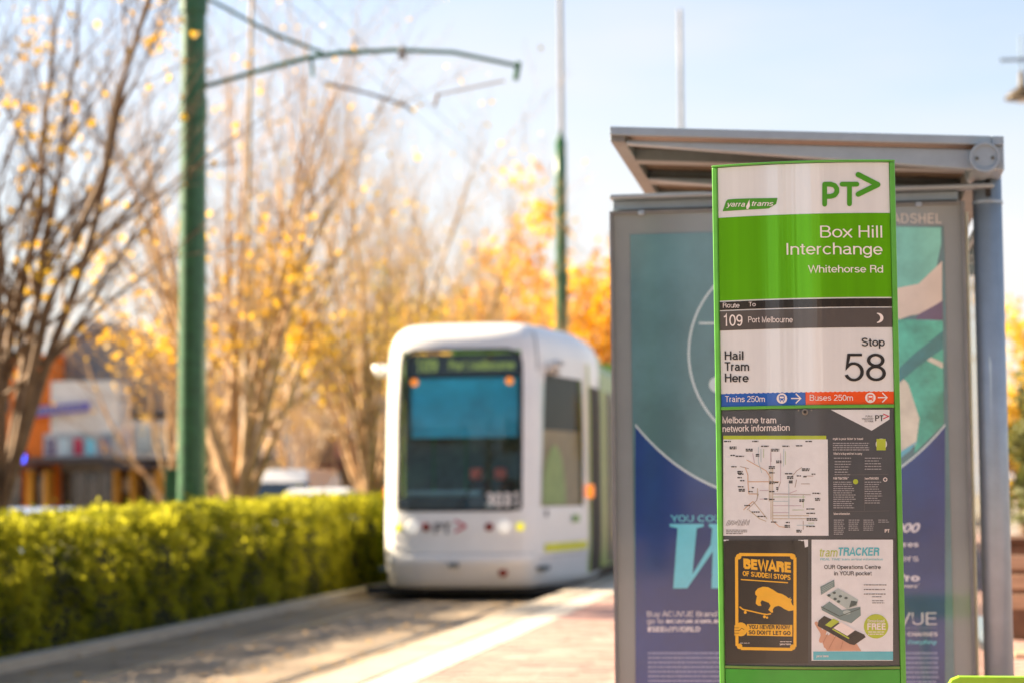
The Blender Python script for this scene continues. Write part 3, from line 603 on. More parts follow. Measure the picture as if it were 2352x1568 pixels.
for (x, y) in ((1904,1366),(1916,1360),(1918,1374),(1930,1368),(1926,1380),(1943,1372)): P.disc(x, y, 4, 3, n=9)
tri_poly(P, [(1955,1378),(1969,1380),(1966,1388),(1950,1394)]); P.line(1886, 1392, 1928, 1414, 2); P.line(1928, 1414, 1976, 1396, 1.6)
P.build('printed_office', inkmat('printed_dark_teal', (.05, .09, .09), .5), rp)
# clear acrylic cover over the board
cv = MB(); band(cv, pa0+.001, pa1-.001, ztop(1527), ztop(939), .0032)
cv.build('clear_cover', mat('clear_acrylic', (0, 0, 0), .10, alpha=(1, 1, 1), ior=1.5), sign)

# ---------------------------------------------------------------- the shelter
PY = 7.83
sh = thing('tram_shelter', 'grey metal tram shelter with sloping roof and lit advertising panel at its end', 'shelter', (0, 0, 0))
XL, XR = -.850, .486
zt = 2.215
M_poster = mat('poster_teal_print', (.085, .205, .24), .10, var=.25, scale=2.2, coat=1, ior=1.5)
pan = MB().box(XL, XR, PY+.012, PY+.17, .12, zt).build('advert_case', mat('warm_grey_case', (.20, .245, .26), .12, var=.04, coat=1.0), sh, bevel=.006)
# edge trims
for x0, x1, z0, z1 in ((XL-.004, XL+.008, .11, zt+.004), (XR-.008, XR+.004, .11, zt+.004), (XL+.009, XR-.009, zt-.006, zt+.004)):
    MB().box(x0, x1, PY-.002, PY+.175, z0, z1).build('case_trim', M_alud, sh)
for x in (at(1473, 487, PY).x, at(2110, 470, PY).x): MB().box(x-.012, x+.012, PY-.008, PY+.01, zt-.014, zt+.006).build('case_catch', M_alu, sh, bevel=.003)
class Flat:
    def __init__(s, Y): s.Y = Y
    def uv(s, x, y): p = at(x, y, PY); return p.x, p.z
    def pt(s, a, z, lay=0): return (a, s.Y-lay*.00005, z)
px0, px1 = -.776, .412; pz1, pz0 = 2.128, .375
po = MB().box(px0, px1, PY+.0085, PY+.0118, pz0, pz1).build('advert_poster', M_poster, sh)
def flay(name, polys, m, off, fn=None):
    P = Print(Flat(PY+off))
    for q in polys: tri_poly(P, q)
    if fn: fn(P)
    return P.build(name, m, po)
def clipL(x): return max(x, 1459)
# blue lower field under a wide arc; the circle centre lies near the middle of the poster
ccx, ccy, cr = 1810, 800, 375
arc = []
N = 40
xs = [1459+(2171-1459)*k/N for k in range(N+1)]
def arcy(x):
    # measured on the photograph: low in the middle, rising to both sides
    t = (x-1815)/356.0
    return 1150 - 175*t*t*(.75+.25*t*t)
M_pblue = mat('poster_blue_print', (.006, .038, .20), .10, var=.18, scale=3, coat=1)
flay('blue_field', [], M_pblue, .0078, lambda P: [P.poly([(xs[k], 1581), (xs[k+1], 1581), (xs[k+1], arcy(xs[k+1])), (xs[k], arcy(xs[k]))]) for k in range(N)])
M_pale = inkmat('poster_pale_line', (.50, .66, .70), .15, coat=1)
flay('arc_line', [], M_pale, .0072, lambda P: [P.poly([(xs[k], arcy(xs[k])+3), (xs[k+1], arcy(xs[k+1])+3), (xs[k+1], arcy(xs[k+1])-3), (xs[k], arcy(xs[k])-3)]) for k in range(N)])
flay('dial_ring', [], M_pale, .0078, lambda P: (P.disc(1812, 810, 233, 232, n=70, r2=228), P.line(1605, 742, 1650, 742, 5), P.disc(1652, 882, 24, 20), P.line(1648, 652, 1660, 670, 4)))
flay('aqua_shape', [[(2045,520),(2162,522),(2162,560),(2150,620),(2110,655),(2048,664)]], mat('poster_aqua_print', (.16, .52, .44), .1, var=.2, scale=6, coat=1), .0070)
flay('aqua_shape', [[(2048,664),(2110,652),(2164,600),(2164,690),(2150,715),(2090,725),(2048,740)]], mat('poster_cream_print', (.66, .60, .52), .1, var=.1, scale=5, coat=1), .0066)
flay('aqua_shape', [[(2110,722),(2150,700),(2165,690),(2166,740),(2100,738)]], mat('poster_purple_print', (.12, .09, .19), .1, coat=1), .0062)
flay('aqua_shape', [[(2048,732),(2166,736),(2168,972),(2100,1040),(2112,960),(2086,890),(2052,840)]], mat('poster_green_print', (.06, .42, .32), .1, var=.35, scale=9, coat=1), .0060)
flay('aqua_shape', [[(2048,840),(2086,880),(2112,960),(2104,1020),(2062,1050),(2050,1050)], [(2128,815),(2166,832),(2166,846),(2128,826)]], mat('poster_ivory_print', (.60, .62, .52), .1, var=.15, scale=12, coat=1), .0054)
flay('aqua_shape', [[(2050,860),(2100,812),(2166,760),(2166,800),(2110,840),(2052,890)]], mat('poster_deep_teal_print', (.03, .20, .22), .1, var=.3, scale=9, coat=1), .0050)
flay('blue_corner', [[(2062,1040),(2110,1010),(2090,1034),(2062,1056)]], inkmat('poster_sky_print', (.12, .45, .60), .1, coat=1), .0050)
def wb(P):
    P.text('W', 1538, 1838, 1350, 150, off=.02, shear=.10)
M_w = inkmat('poster_cyan_print', (.12, .58, .74), .12, coat=1)
# the huge italic serif letter, drawn as strokes
flay('big_letter', [[(1538,1202),(1616,1202),(1616,1208),(1600,1212),(1590,1318),(1632,1250),(1636,1212),(1628,1208),(1628,1202),(1706,1202),(1706,1208),(1692,1212),(1686,1318),(1760,1212),(1744,1208),(1744,1202),(1790,1202),(1790,1208),(1778,1212),(1668,1350),(1634,1350),(1637,1265),(1578,1350),(1546,1350),(1556,1212),(1538,1208)]], M_w, .0070)
flay('lettering', [], M_w, .0070, lambda P: (P.text('YOU COULD', 1540, 1690, 1197, 15, off=.008), P.text('Everything', 2085, 2152, 1478, 9, off=.01, shear=.3)))
M_adw = inkmat('poster_white_print', (.62, .66, .74), .12, coat=1); M_adl = inkmat('poster_lavender_print', (.20, .26, .48), .12, coat=1)
def adt(P):
    P.text('Buy ACUVUE Brand Contact', 1486, 1716, 1415, 12, off=.002); P.text('go to', 1486, 1524, 1431, 12, off=-.002); P.text('acuvue.com.au/win', 1529, 1695, 1430, 11, off=.03)
    P.text('#SEEMYWORLD', 1487, 1608, 1450, 12, off=.035)
    P.text('$10,000', 1990, 2114, 1222, 22, off=.03, shear=.3); P.text('adventures', 1990, 2110, 1255, 13, off=.02); P.text('vouchers', 1990, 2110, 1288, 15, off=-.002)
    P.text('GoPro', 2010, 2113, 1334, 18, off=.04); P.text('camera*', 2060, 2112, 1349, 9, off=.01, shear=.2)
    P.text('ACUVUE', 1965, 2152, 1434, 28, off=-.008); P.text('THAT DAY CHANGES', 2010, 2154, 1460, 9, off=.03)
flay('lettering', [], M_adw, .0070, adt)
flay('fine_print', [], M_adl, .0070, lambda P: (P.scribble(1488, 1700, 1502, 10.6, 7, 5.5, 41, .06), P.scribble(2000, 2158, 1502, 11, 7, 5.5, 42, .05), P.text('CONTACT LENSES', 2075, 2152, 1443, 4)))
P = Print(Flat(PY+.0112)); P.text('ADSHEL', 2049, 2163, 512, 22, off=-.004, space=1.1); P.build('lettering', mat('pale_etched_print', (.66, .63, .58), .2), pan)
# header beam over the advert panel and tie to the post
bm = MB(); bm.box(-.846, .468, PY+.03, PY+.14, zt+.012, zt+.048); bm.build('header_beam', M_alu, sh, bevel=.005)
bm = MB(); bm.box(-.852, .60, PY-.03, PY+.06, zt+.050, zt+.066); bm.build('header_rail', M_alu, sh, bevel=.006)
# main post with its knuckle
PX, PPY = .579, 7.90
MB().tube([(PX, PPY, 0), (PX, PPY, 2.35)], .0545, n=32).build('post', M_alu, sh, smooth=True)
MB().tube([(PX, PPY, .0), (PX, PPY, .02)], .10, n=24).build('post_base', M_alu, sh, bevel=.004)
MB().box(PX-.010, PX+.010, PPY-.057, PPY-.03, 2.235, 2.31).build('post_slot', M_black, sh); MB().box(PX-.045, PX+.045, 7.63, PPY, 2.30, 2.42).build('head_block', M_alu, sh, bevel=.006)
MB().tube([(PX, PPY, 2.212), (PX, PPY, 2.224)], .058, n=32).build('post_collar', M_alu, sh)
kx, kz = at(2262, 362, 7.585).x, at(2262, 362, 7.585).z
kb_ = MB(); kb_.tube([(kx, 7.98, kz), (kx, 7.585, kz)], .050, n=36); kn = kb_.build('knuckle', M_alu, sh, bevel=.004)
ring = MB()
for k in range(36):
    t0, t1 = 2*PI*k/36, 2*PI*(k+1)/36
    c = lambda t, r, y: (kx+r*math.cos(t), y, kz+r*math.sin(t))
    ring.poly([c(t0, .055, 7.575), c(t1, .055, 7.575), c(t1, .046, 7.575), c(t0, .046, 7.575)]); ring.poly([c(t0, .055, 7.615), c(t1, .055, 7.615), c(t1, .055, 7.575), c(t0, .055, 7.575)]); ring.poly([c(t0, .046, 7.575), c(t1, .046, 7.575), c(t1, .046, 7.5855), c(t0, .046, 7.5855)])
o = ring.build('knuckle_ring', M_alu, kn); recalc(o)
for q in (-.028, .028): MB().tube([(kx+q, 7.586, kz-.003), (kx+q, 7.580, kz-.003)], .0065, n=12).build('screw', mat('dark_screw', (.08, .09, .08), .5), kn)
# roof: built flat, then tilted slightly down to the right
RY0, RY1 = 7.60, 11.9
rx0, rx1 = -.825, .622; rl, rr_ = 2.510, 2.421
def rz(x): return rl + (rr_-rl)*(x-rx0)/(rx1-rx0)
def rslab(x0, x1, y0, y1, t0, t1):
    "slab between heights t0..t1 measured from the sloping top"
    mb = MB(); mb.v = [(x0,y0,rz(x0)+t0),(x1,y0,rz(x1)+t0),(x1,y1,rz(x1)+t0),(x0,y1,rz(x0)+t0),(x0,y0,rz(x0)+t1),(x1,y0,rz(x1)+t1),(x1,y1,rz(x1)+t1),(x0,y1,rz(x0)+t1)]
    mb.f = [(0,3,2,1),(4,5,6,7),(0,1,5,4),(1,2,6,5),(2,3,7,6),(3,0,4,7)]; return mb
rslab(rx0, rx1-.045, RY0, RY0+.02, -.032, 0).build('fascia', M_alu, sh, bevel=.003)
rslab(rx1-.043, rx1, RY0, RY0+.02, -.032, 0).build('fascia_end', M_alu, sh, bevel=.003)
rslab(rx0, rx1, RY0+.021, RY1, -.012, 0).build('roof_sheet', mat('roof_translucent', (.20, .155, .115), .25, transl=.22, var=.25, scale=2.5), sh)
# left and right edge channels run the length of the roof
def chan(x0, x1, d):
    return rslab(x0, x1, RY0+.021, RY1, -d, -.013)
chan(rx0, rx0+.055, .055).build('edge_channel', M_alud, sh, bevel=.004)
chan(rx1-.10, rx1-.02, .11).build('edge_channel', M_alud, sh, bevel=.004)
# tapered cantilever rafters
def rafter(y, w=.05, name='rafter'):
    xa, xb = rx0+.056, rx1-.105
    n = 12; top = [(xa+(xb-xa)*k/n) for k in range(n+1)]
    pts = [(x, y, rz(x)-.045-.0) for x in top] + [(x, y, rz(x)-.058-.062*((x-xa)/(xb-xa))**1.0) for x in reversed(top)]
    mb = MB(); mb.prism(pts, (0, w, 0)); o = mb.build(name, M_alu, sh, bevel=.004); recalc(o)
rafter(7.64, .05)
pts = []
for y in (8.55, 9.55, 10.6, 11.6): rafter(y, .06)
for k in range(7):
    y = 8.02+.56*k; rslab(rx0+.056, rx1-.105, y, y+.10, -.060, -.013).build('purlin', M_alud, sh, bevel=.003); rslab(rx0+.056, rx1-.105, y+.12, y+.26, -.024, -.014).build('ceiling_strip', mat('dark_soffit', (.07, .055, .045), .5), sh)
# the right tip plate
tipm = MB().prism([(rx1-.01, 7.622, rz(rx1)-.033), (rx1-.002, 7.622, rz(rx1)-.033), (rx1-.04, 7.622, rz(rx1)-.115), (rx1-.075, 7.622, rz(rx1)-.115), (rx1-.075, 7.622, rz(rx1)-.033)], (0, .012, 0)); o = tipm.build('tip_plate', M_alu, sh); recalc(o)
# glass back wall and rear posts
for k, y in enumerate((8.05, 9.25, 10.45)):
    MB().box(.548, .556, y, y+1.15, .15, 2.12).build('glass_pane', M_glassc, sh)
for y in (9.22, 10.42, 11.62): MB().box(.53, .575, y-.02, y+.02, 0, 2.3).build('rear_post', M_alu, sh, bevel=.004)
for z in (.12, 2.12): MB().box(.54, .565, 8.0, 11.6, z, z+.03).build('glass_rail', M_alu, sh)
MB().tube([(.50, 8.02, .14), (.50, 8.02, 2.20)], .014, n=10).build('glass_rail', mat('sunlit_cream_metal', (.70, .62, .40), .35, metal=.2), sh)  # cream colour stands in for sunlight on a strip beside the glass
MB().box(-.1, .48, 9.4, 11.4, .42, .46).build('seat', M_alu, sh, bevel=.01)
for y in (9.6, 11.2): MB().box(.1, .14, y, y+.05, 0, .419).build('seat_leg', M_alu, sh)
for x in (-.6, .3): MB().box(x-.05, x+.05, PY+.05, PY+.13, 0, .12).build('case_foot', M_alud, sh)

# ---------------------------------------------------------------- lime panel in the bottom right corner
lg = thing('leaning_rail', 'lime green steel rail with a cut corner, in front of the grey shelter post', 'rail panel', (0, 0, 0))
A_ = at(2178, 1553, 5.6)
mb = MB(); x0, zt_ = A_.x, A_.z; x1 = x0+.62
o = mb.prism([(x0, 5.6, zt_-.11), (x1, 5.6, zt_-.11), (x1, 5.6, zt_), (x0+.028, 5.6, zt_), (x0+.008, 5.6, zt_-.008), (x0, 5.6, zt_-.022)], (0, .045, 0)).build('panel', mat('lime_steel', (.30, .56, .01), .35, coat=.3), lg, bevel=.003); recalc(o)
for q_ in (x0+.10, x1-.14): MB().box(q_, q_+.04, 5.605, 5.64, 0, zt_-.111).build('leg', MATS['lime_steel'], lg, bevel=.003)
MB().tube([(x0+.03, 5.599, zt_-.030), (x0+.03, 5.592, zt_-.030)], .008, n=12).build('bolt', M_black, lg)

# ---------------------------------------------------------------- catenary poles and bracket arms
def pz(y, sc, h=1142): return CAMZ + (h-y)/sc
def catenary_pole(X, Y, H, label, arm=True, w=1.0):
    t = thing('tram_wire_pole', label, 'pole', (X, Y, -.16), 0, 'dark green tram wire poles')
    n = 10
    MB().tube([(0, 0, .3+(H-.3)*k/n) for k in range(n+1)], [(.182-.05*k/n)*w for k in range(n+1)], n=20).build('shaft', M_dkgreen, t, smooth=True)
    MB().tube([(0, 0, 0), (0, 0, .06), (0, 0, .10), (0, 0, .42)], [.24, .24, .19, .175], n=20).build('base_sleeve', M_dkgreen, t)
    MB().tube([(0, 0, H), (0, 0, H+.3)], [.131*w, .02], n=16).build('pointed_cap', M_dkgreen, t)
    for z in (5.9, 7.25):
        MB().tube([(0, 0, z+.02), (0, 0, z+.30)], .172*w, n=16).build('clamp_band', M_dkgreen, t, bevel=.005)
    if arm:
        b = .29; n0 = set(C.objects)
        low = [(.0, 0, 6.02+b), (.78, 0, 6.22+b), (1.38, 0, 6.36+b), (1.75, 0, 6.40+b), (2.42, 0, 6.41+b), (3.10, 0, 6.35+b), (3.86, 0, 6.15+b)]
        MB().tube(low, [.030, .030, .032, .032, .028, .026, .024], n=8).build('bracket_arm', M_dkgreen, t, smooth=True)
        MB().tube([(0, 0, 7.25+b), (.35, 0, 7.05+b), (.95, 0, 6.68+b), (1.55, 0, 6.42+b)], .022, n=8).build('stay_rod', M_dkgreen, t, smooth=True)
        MB().tube([(3.86, 0, 6.20+b), (3.82, 0, 5.98+b)], .034, n=8).build('arm_end', M_dkgreen, t)
        MB().tube([(1.42, 0, 6.37+b), (1.44, 0, 6.12+b)], .020, n=8).build('hanger', M_dkgreen, t)
        MB().tube([(2.50, 0, 6.44+b), (2.50, 0, 6.30+b)], .045, n=8).build('insulator', mat('grey_insulator', (.25, .22, .2), .5), t)
        MB().tube([(1.56, .1, 6.06+b), (2.1, .1, 5.90+b), (2.52, .1, 5.74+b), (2.60, .1, 5.66+b)], .018, n=6).build('registration_arm', M_bark2, t)
        MB().tube([(2.90, .1, 5.86+b), (3.68, .1, 6.00+b)], .014, n=6).build('registration_arm', mat('tan_insulator', (.35, .28, .22), .6), t)
        MB().tube([(2.90, .1, 5.88+b), (2.86, .1, 5.72+b)], .02, n=6).build('wire_clip', M_bark2, t)
        for o in set(C.objects)-n0: o.scale.x = 1.055
    return t
def X_at(px, Y): return at(px, 1135, Y).x
p1x = X_at(441, 24.1)
catenary_pole(p1x, 24.1, 11.2, 'thick dark green tram pole by the hedge with a curved bracket arm')
catenary_pole(X_at(1295, 57.5), 57.5, 11.35, 'distant green tram pole with pointed top rising behind the tram', arm=False, w=1.2)
catenary_pole(-3.0, -18.6, 9.0, 'dark green tram pole standing behind the camera', arm=False)
for X in (-4.98, -4.70):
    tag(MB().tube([(X, y, 5.72+.02*((y % 30)-15)**2/90) for y in range(-30, 125, 5)], .004, n=4).build('overhead_wire', M_black), 'thin black overhead tram wire, %s one' % ('the hedge side' if X < -4.9 else 'the platform side'), 'wire')
# thin masts
def mast(name, label, cat, px, Y, z1, r0, r1, m, lean=0, z0=-.42):
    X = X_at(px, Y); t = thing(name, label, cat, (X, Y, z0))
    n = 8; MB().tube([(lean*k/n, 0, .4+(z1-z0-.4)*k/n) for k in range(n+1)], [r0+(r1-r0)*k/n for k in range(n+1)], n=12).build('shaft', m, t, smooth=True)
    MB().tube([(0, 0, 0), (0, 0, .4)], r0*1.5, n=12).build('base_sleeve', m, t); return t
mast('lighting_mast', 'thin grey mast whose tip stands above the shelter roof', 'mast', 1577, 42, 11.15, .05, .04, mat('dull_grey_pole', (.22, .22, .23), .6))
mast('lighting_mast', 'slim grey mast rising straight above the distant green pole', 'mast', 1300, 66, 26, .10, .06, mat('dull_grey_pole', (.22, .22, .23), .6), lean=-.05)
mast('utility_pole', 'slender pale pole among the trees right of the thick green pole', 'pole', 556, 36, 11.0, .065, .04, mat('pale_concrete_pole', (.42, .33, .24), .7, var=.2), lean=.18)
# street lamp, its bracket reaching in from a post outside the picture
lx = at(2347, 200, 25)
sl_ = thing('street_lamp', 'dark bell shaped street lamp hanging at the top right edge', 'street lamp', (lx.x, 25, 0))
lz = lx.z
prof = [(.012, lz+.20), (.03, lz+.18), (.04, lz+.02), (.06, lz-.01), (.14, lz-.06), (.20, lz-.12), (.21, lz-.145)]
MB().tube([(0, 0, z) for r, z in prof], [r for r, z in prof], n=20).build('lamp_shade', mat('bronze_lamp_paint', (.07, .05, .025), .45), sl_, smooth=True)
MB().tube([(0, 0, lz+.20), (0, 0, lz+.62)], .014, n=8).build('hanger', M_alu, sl_)
MB().tube([(-.25, 0, lz+.335), (1.4, 0, lz+.335)], .022, n=8).build('cross_arm', M_alu, sl_)
MB().tube([(1.4, 0, -.42), (1.4, 0, lz+.9)], .06, n=12).build('post', M_alu, sl_)
MB().tube([(0, 0, lz-.146), (0, 0, lz-.19)], [.09, .05], n=12).build('lamp_glass', mat('frosted_glass', (.6, .58, .52), .3), sl_)
# green cabinet behind the thick pole
cbn = thing('signal_cabinet', 'narrow dark green cabinet standing just left of the thick green pole', 'cabinet', (X_at(404, 24.9), 24.9, -.16))
MB().box(-.11, .14, -.12, .12, 0, 1.60).build('case', M_dkgreen, cbn, bevel=.01); MB().box(-.13, .16, -.14, .14, 1.60, 1.65).build('lid', M_dkgreen, cbn, bevel=.01)
MB().box(-.09, .12, -.128, -.121, .15, 1.5).build('door', M_dkgreen, cbn, bevel=.002)

# ---------------------------------------------------------------- the tram
TX, TY = -4.575, 24.5
tram = thing('tram', 'white low floor tram facing the camera with green and yellow sides', 'tram', (TX, TY, -.15)); tram.scale = (1.035, 1.035, 1.035)
plan = [(0, 0), (.40, .012), (.66, .05), (.80, .11), (.885, .21), (.94, .36), (1.03, .75), (1.14, 1.3), (1.24, 1.9), (1.30, 2.4), (1.325, 3.0), (1.325, 3.3)]
cum = [0]
for a, b in zip(plan, plan[1:]): cum.append(cum[-1]+math.dist(a, b))
def planpt(s):
    sg = 1 if s >= 0 else -1; s = min(abs(s), cum[-1]-1e-6)
    k = max(i for i in range(len(cum)-1) if cum[i] <= s); t = (s-cum[k])/(cum[k+1]-cum[k])
    p0, p1, p2, p3 = plan[max(k-1, 0)] if k else (-plan[1][0], plan[1][1]), plan[k], plan[k+1], plan[min(k+2, len(plan)-1)]
    f = lambda i: .5*(2*p1[i]+(p2[i]-p0[i])*t+(2*p0[i]-5*p1[i]+4*p2[i]-p3[i])*t*t+(3*p1[i]-p0[i]-3*p2[i]+p3[i])*t**3)
    return sg*f(0), f(1)
def s_of_x(x): 
    lo, hi = 0, cum[-1]
    for _ in range(40):
        m_ = (lo+hi)/2
        if planpt(m_)[0] < x: lo = m_
        else: hi = m_
    return lo
def lerp_tab(tab, z):
    for (a, u), (b, v) in zip(tab, tab[1:]):
        if z <= b: t = max(0, (z-a)/(b-a)); t = t*t*(3-2*t) if b-a > .5 else t; return u+(v-u)*t
    return tab[-1][1]
DT = [(.15, .22), (.20, .14), (.42, .02), (.50, .0), (.56, .035), (.90, .04), (1.12, .07), (2.0, .15), (3.0, .28), (3.12, .34), (3.22, .45), (3.29, .62), (3.33, .95)]
WT = [(.15, .93), (.22, .975), (.45, .99), (.6, 1.0), (2.3, 1.0), (2.9, .985), (3.05, .965), (3.15, .935), (3.24, .88), (3.30, .80), (3.33, .68)]
def shell(s, z, off=0.0):
    x, y = planpt(s); w_ = max(0, 1-y/2.8); d = lerp_tab(DT, z); k = lerp_tab(WT, z)
    x2, y2 = x*k, y + d*w_
    if off:
        e = .01; xa, ya = planpt(s+e); xb, yb = planpt(s-e); tx, ty = xa-xb, ya-yb; l = math.hypot(tx, ty) or 1
        nx, ny = ty/l, -tx/l
        x2 += nx*off; y2 += ny*off
    return (x2, y2, z)
sW = s_of_x(.74); sA, sB = s_of_x(.935), s_of_x(1.25); SE = cum[-1]
zw0, zw1, zs0, zs1 = 1.06, 2.96, 1.10, 2.68
ss = sorted(set([round(v, 5) for v in [0]+[sg*q for sg in (-1, 1) for q in [.15, .3, .45, .6, sW, sW+.06, sW+.12, sW+.18, sW+.25, sA, sA+.2, sA+.4, sA+.6, sB, sB+.25, sB+.5, sB+.8, SE]]]))
zz = [.15, .18, .22, .30, .42, .47, .52, .56, .75, .95, zw0, zs0, 1.4, 1.8, 2.2, 2.5, zs1, 2.9, zw1, 3.06, 3.12, 3.17, 3.22, 3.26, 3.29, 3.31, 3.33]
mb = MB(); idx = {}
for i, z in enumerate(zz):
    for j, s_ in enumerate(ss): idx[i, j] = len(mb.v); mb.v.append(shell(s_, z))
for i in range(len(zz)-1):
    for j in range(len(ss)-1):
        sm, zm = (ss[j]+ss[j+1])/2, (zz[i]+zz[i+1])/2
        if abs(sm) < sW and zw0 < zm < zw1: continue
        if sA < abs(sm) < sB and zs0 < zm < zs1: continue
        mb.f.append((idx[i, j], idx[i, j+1], idx[i+1, j+1], idx[i+1, j]))
n_ = len(ss)
mb.f.append(tuple(idx[len(zz)-1, j] for j in range(n_)))
nose = mb.build('cab_shell', M_white, tram, smooth=True)
nose.modifiers.new('w', 'WEIGHTED_NORMAL')
def spatch(mb, s0, s1, z0, z1, off, r=0, ns=12, nz_=10, sh_=0):
    "patch on the tram skin; r rounds its corners; sh_ leans its front edge"
    i0 = len(mb.v)
    for a in range(nz_+1):
        z = z0+(z1-z0)*a/nz_; d = 0
        if r:
            q = min(z-z0, z1-z)
            if q < r: d = r-math.sqrt(max(0, r*r-(r-q)**2))
        for b in range(ns+1):
            sg = 1 if s1 > 0 else -1
            u0, u1 = s0+d, s1-d
            s_ = u0+(u1-u0)*b/ns; mb.v.append(shell(s_, z, off))
    for a in range(nz_):
        for b in range(ns):
            i = i0+a*(ns+1)+b; mb.f.append((i, i+1, i+ns+2, i+ns+1))
    return mb
# windscreen: black border ring and pane
def ring_patch(mb, s0, s1, z0, z1, off, t, r, n=10):
    P = []; Q = []
    for (cs, cz, a0) in ((s1-r, z1-r, 0), (s0+r, z1-r, 90), (s0+r, z0+r*.25, 180), (s1-r, z0+r*.25, 270)):
        for k in range(n+1):
            a = math.radians(a0+90*k/n); rr = r; rz_ = r if a0 < 180 else r*.25
            P.append((cs+rr*math.cos(a), cz+rz_*math.sin(a)))
            Q.append((cs+max(.0, rr-t)*math.cos(a), cz+(max(.0, rz_-t) if rz_ > t else 0)*math.sin(a)))
    Q = [(max(s0+t, min(s1-t, a)), max(z0+t, min(z1-t, b))) for a, b in Q]
    m = len(P)
    for k in range(m):
        k2 = (k+1) % m
        # subdivide long sides so that they follow the curved nose
        L_ = math.dist(P[k], P[k2]); c = max(1, int(L_/.12))
        for q in range(c):
            u, v = q/c, (q+1)/c
            f = lambda A, B, t_: (A[0]+(B[0]-A[0])*t_, A[1]+(B[1]-A[1])*t_)
            mb.poly([shell(*f(P[k], P[k2], u), off), shell(*f(P[k], P[k2], v), off), shell(*f(Q[k], Q[k2], v), off), shell(*f(Q[k], Q[k2], u), off)])
    return mb
ws = ring_patch(MB(), -sW-.015, sW+.015, zw0-.01, zw1+.02, .008, .035, .20).build('windscreen_surround', M_black, tram)
wp = spatch(MB(), -sW, sW, zw0, zw1, .004, ns=16, nz_=12).build('windscreen', M_glassd, tram, smooth=True)
for sg in (-1, 1):
    a, b = (sA, sB) if sg > 0 else (-sB, -sA)
    spatch(MB(), a+.004, b-.004, zs0+.004, zs1-.004, .002, ns=8, nz_=8).build('side_window', M_glasss, tram, smooth=True)
    # cab window post, slanting
    mb = MB(); w0 = .035
    q = [shell(sg*(sA-.02), zs0, .006), shell(sg*(sA+.0), zs0, .006), shell(sg*(sA+.13), zs1, .006), shell(sg*(sA-.02), zs1, .006)]
    mb.poly(q).build('window_post', M_white, tram)
# inside the cab
M_dash = mat('dark_cab_plastic', (.045, .075, .09), .6)
mb = MB().box(-.80, .80, .42, .85, .95, 1.22); mb.build('dashboard', M_dash, tram, bevel=.04)
MB().box(-.72, .20, .50, .80, 1.222, 1.30).build('dashboard_hood', mat('blue_grey_plastic', (.20, .34, .36), .35), tram, bevel=.03)
MB().box(-.64, .66, .50, .512, 1.93, 2.64).build('sun_blind', mat('blue_sun_blind', (.02, .38, .58), .6, var=.35, scale=1.3, emit=None), tram)
MB().box(-.70, .70, .52, .60, 2.68, 2.93).build('destination_box', mat('display_housing', (.02, .035, .05), .3), tram)
M_led = mat('green_led', (.1, .12, .02), .5, emit=(.45, .55, .12), es=.10)
def ttext(t, x0, x1, z0, z1, y, off=.01, name='lettering', m=None, flip=False):
    vs, fs, w = glyphs(t, off); mb = MB(); mb.v = [(x0+(x1-x0)*u/w, y-l*.0006, z0+(z1-z0)*v) for u, v, l in vs]; mb.f = list(fs); return mb.build(name, m or M_led, tram)
ttext('109', -.58, -.32, 2.72, 2.88, .515, .03); ttext('Port Melbourne', -.18, .62, 2.74, 2.86, .515, .03)
M_amber = mat('amber_lamp', (.75, .20, .01), .3, emit=(1, .25, .02), es=.25)
for x in (-.60, .56): MB().tube([(x, .49, 2.60), (x, .47, 2.60)], .045, n=12).build('marker_lamp', M_amber, tram)
M_seat = mat('red_seat_fabric', (.80, .16, .08), .7)
for x in (.06, .36):
    s_ = MB().box(x-.10, x+.10, 1.35, 1.43, .90, 1.42).build('seat', M_dash, tram, bevel=.04); MB().box(x-.075, x+.075, .95, 1.02, 1.43, 1.57).build('headrest', M_seat, s_, bevel=.03)
MB().box(-1.02, 1.02, 1.9, 1.93, .5, 3.0).build('cab_bulkhead', mat('dark_green_grey', (.10, .26, .23), .5, var=.5, scale=3), tram)
for x in (-.62, -.2, .6): MB().tube([(x, 1.75, .5), (x, 1.75, 2.9)], .022, n=8).build('grab_pole', mat('green_grab_pole', (.03, .35, .10), .4), tram)
MB().box(-1.0, 1.0, .3, 1.9, .35, .40).build('cab_floor', M_dash, tram)
M_tan = mat('tan_pane_reflection', (.50, .31, .17), .6); M_dkp = mat('dark_pane_reflection', (.035, .026, .02), .6)  # tan and dark sheets behind the side panes imitate their reflections
for sg in (-1, 1):
    o_ = (lambda a, b: (a, b) if sg > 0 else (-b, -a))
    spatch(MB(), *o_(sA-.02, sB+.02), zs0-.02, 2.02, -.05, ns=6, nz_=4).build('pane_reflection', M_tan, tram); spatch(MB(), *o_(sA-.02, sB+.02), 2.02, zs1+.02, -.05, ns=6, nz_=4).build('pane_reflection', M_dkp, tram)
    mb = MB(); c_ = (sA+sB)/2-.25; pp = []
    for k in range(13):
        a_ = PI*k/12; pp.append(shell(sg*(c_+.42*math.cos(a_)), 1.12+.72*math.sin(a_), -.035))
    mb.poly(pp).build('reflection_arc', mat('pale_green_reflection', (.48, .50, .16), .6), tram)  # green arc drawn as a reflection in the side pane
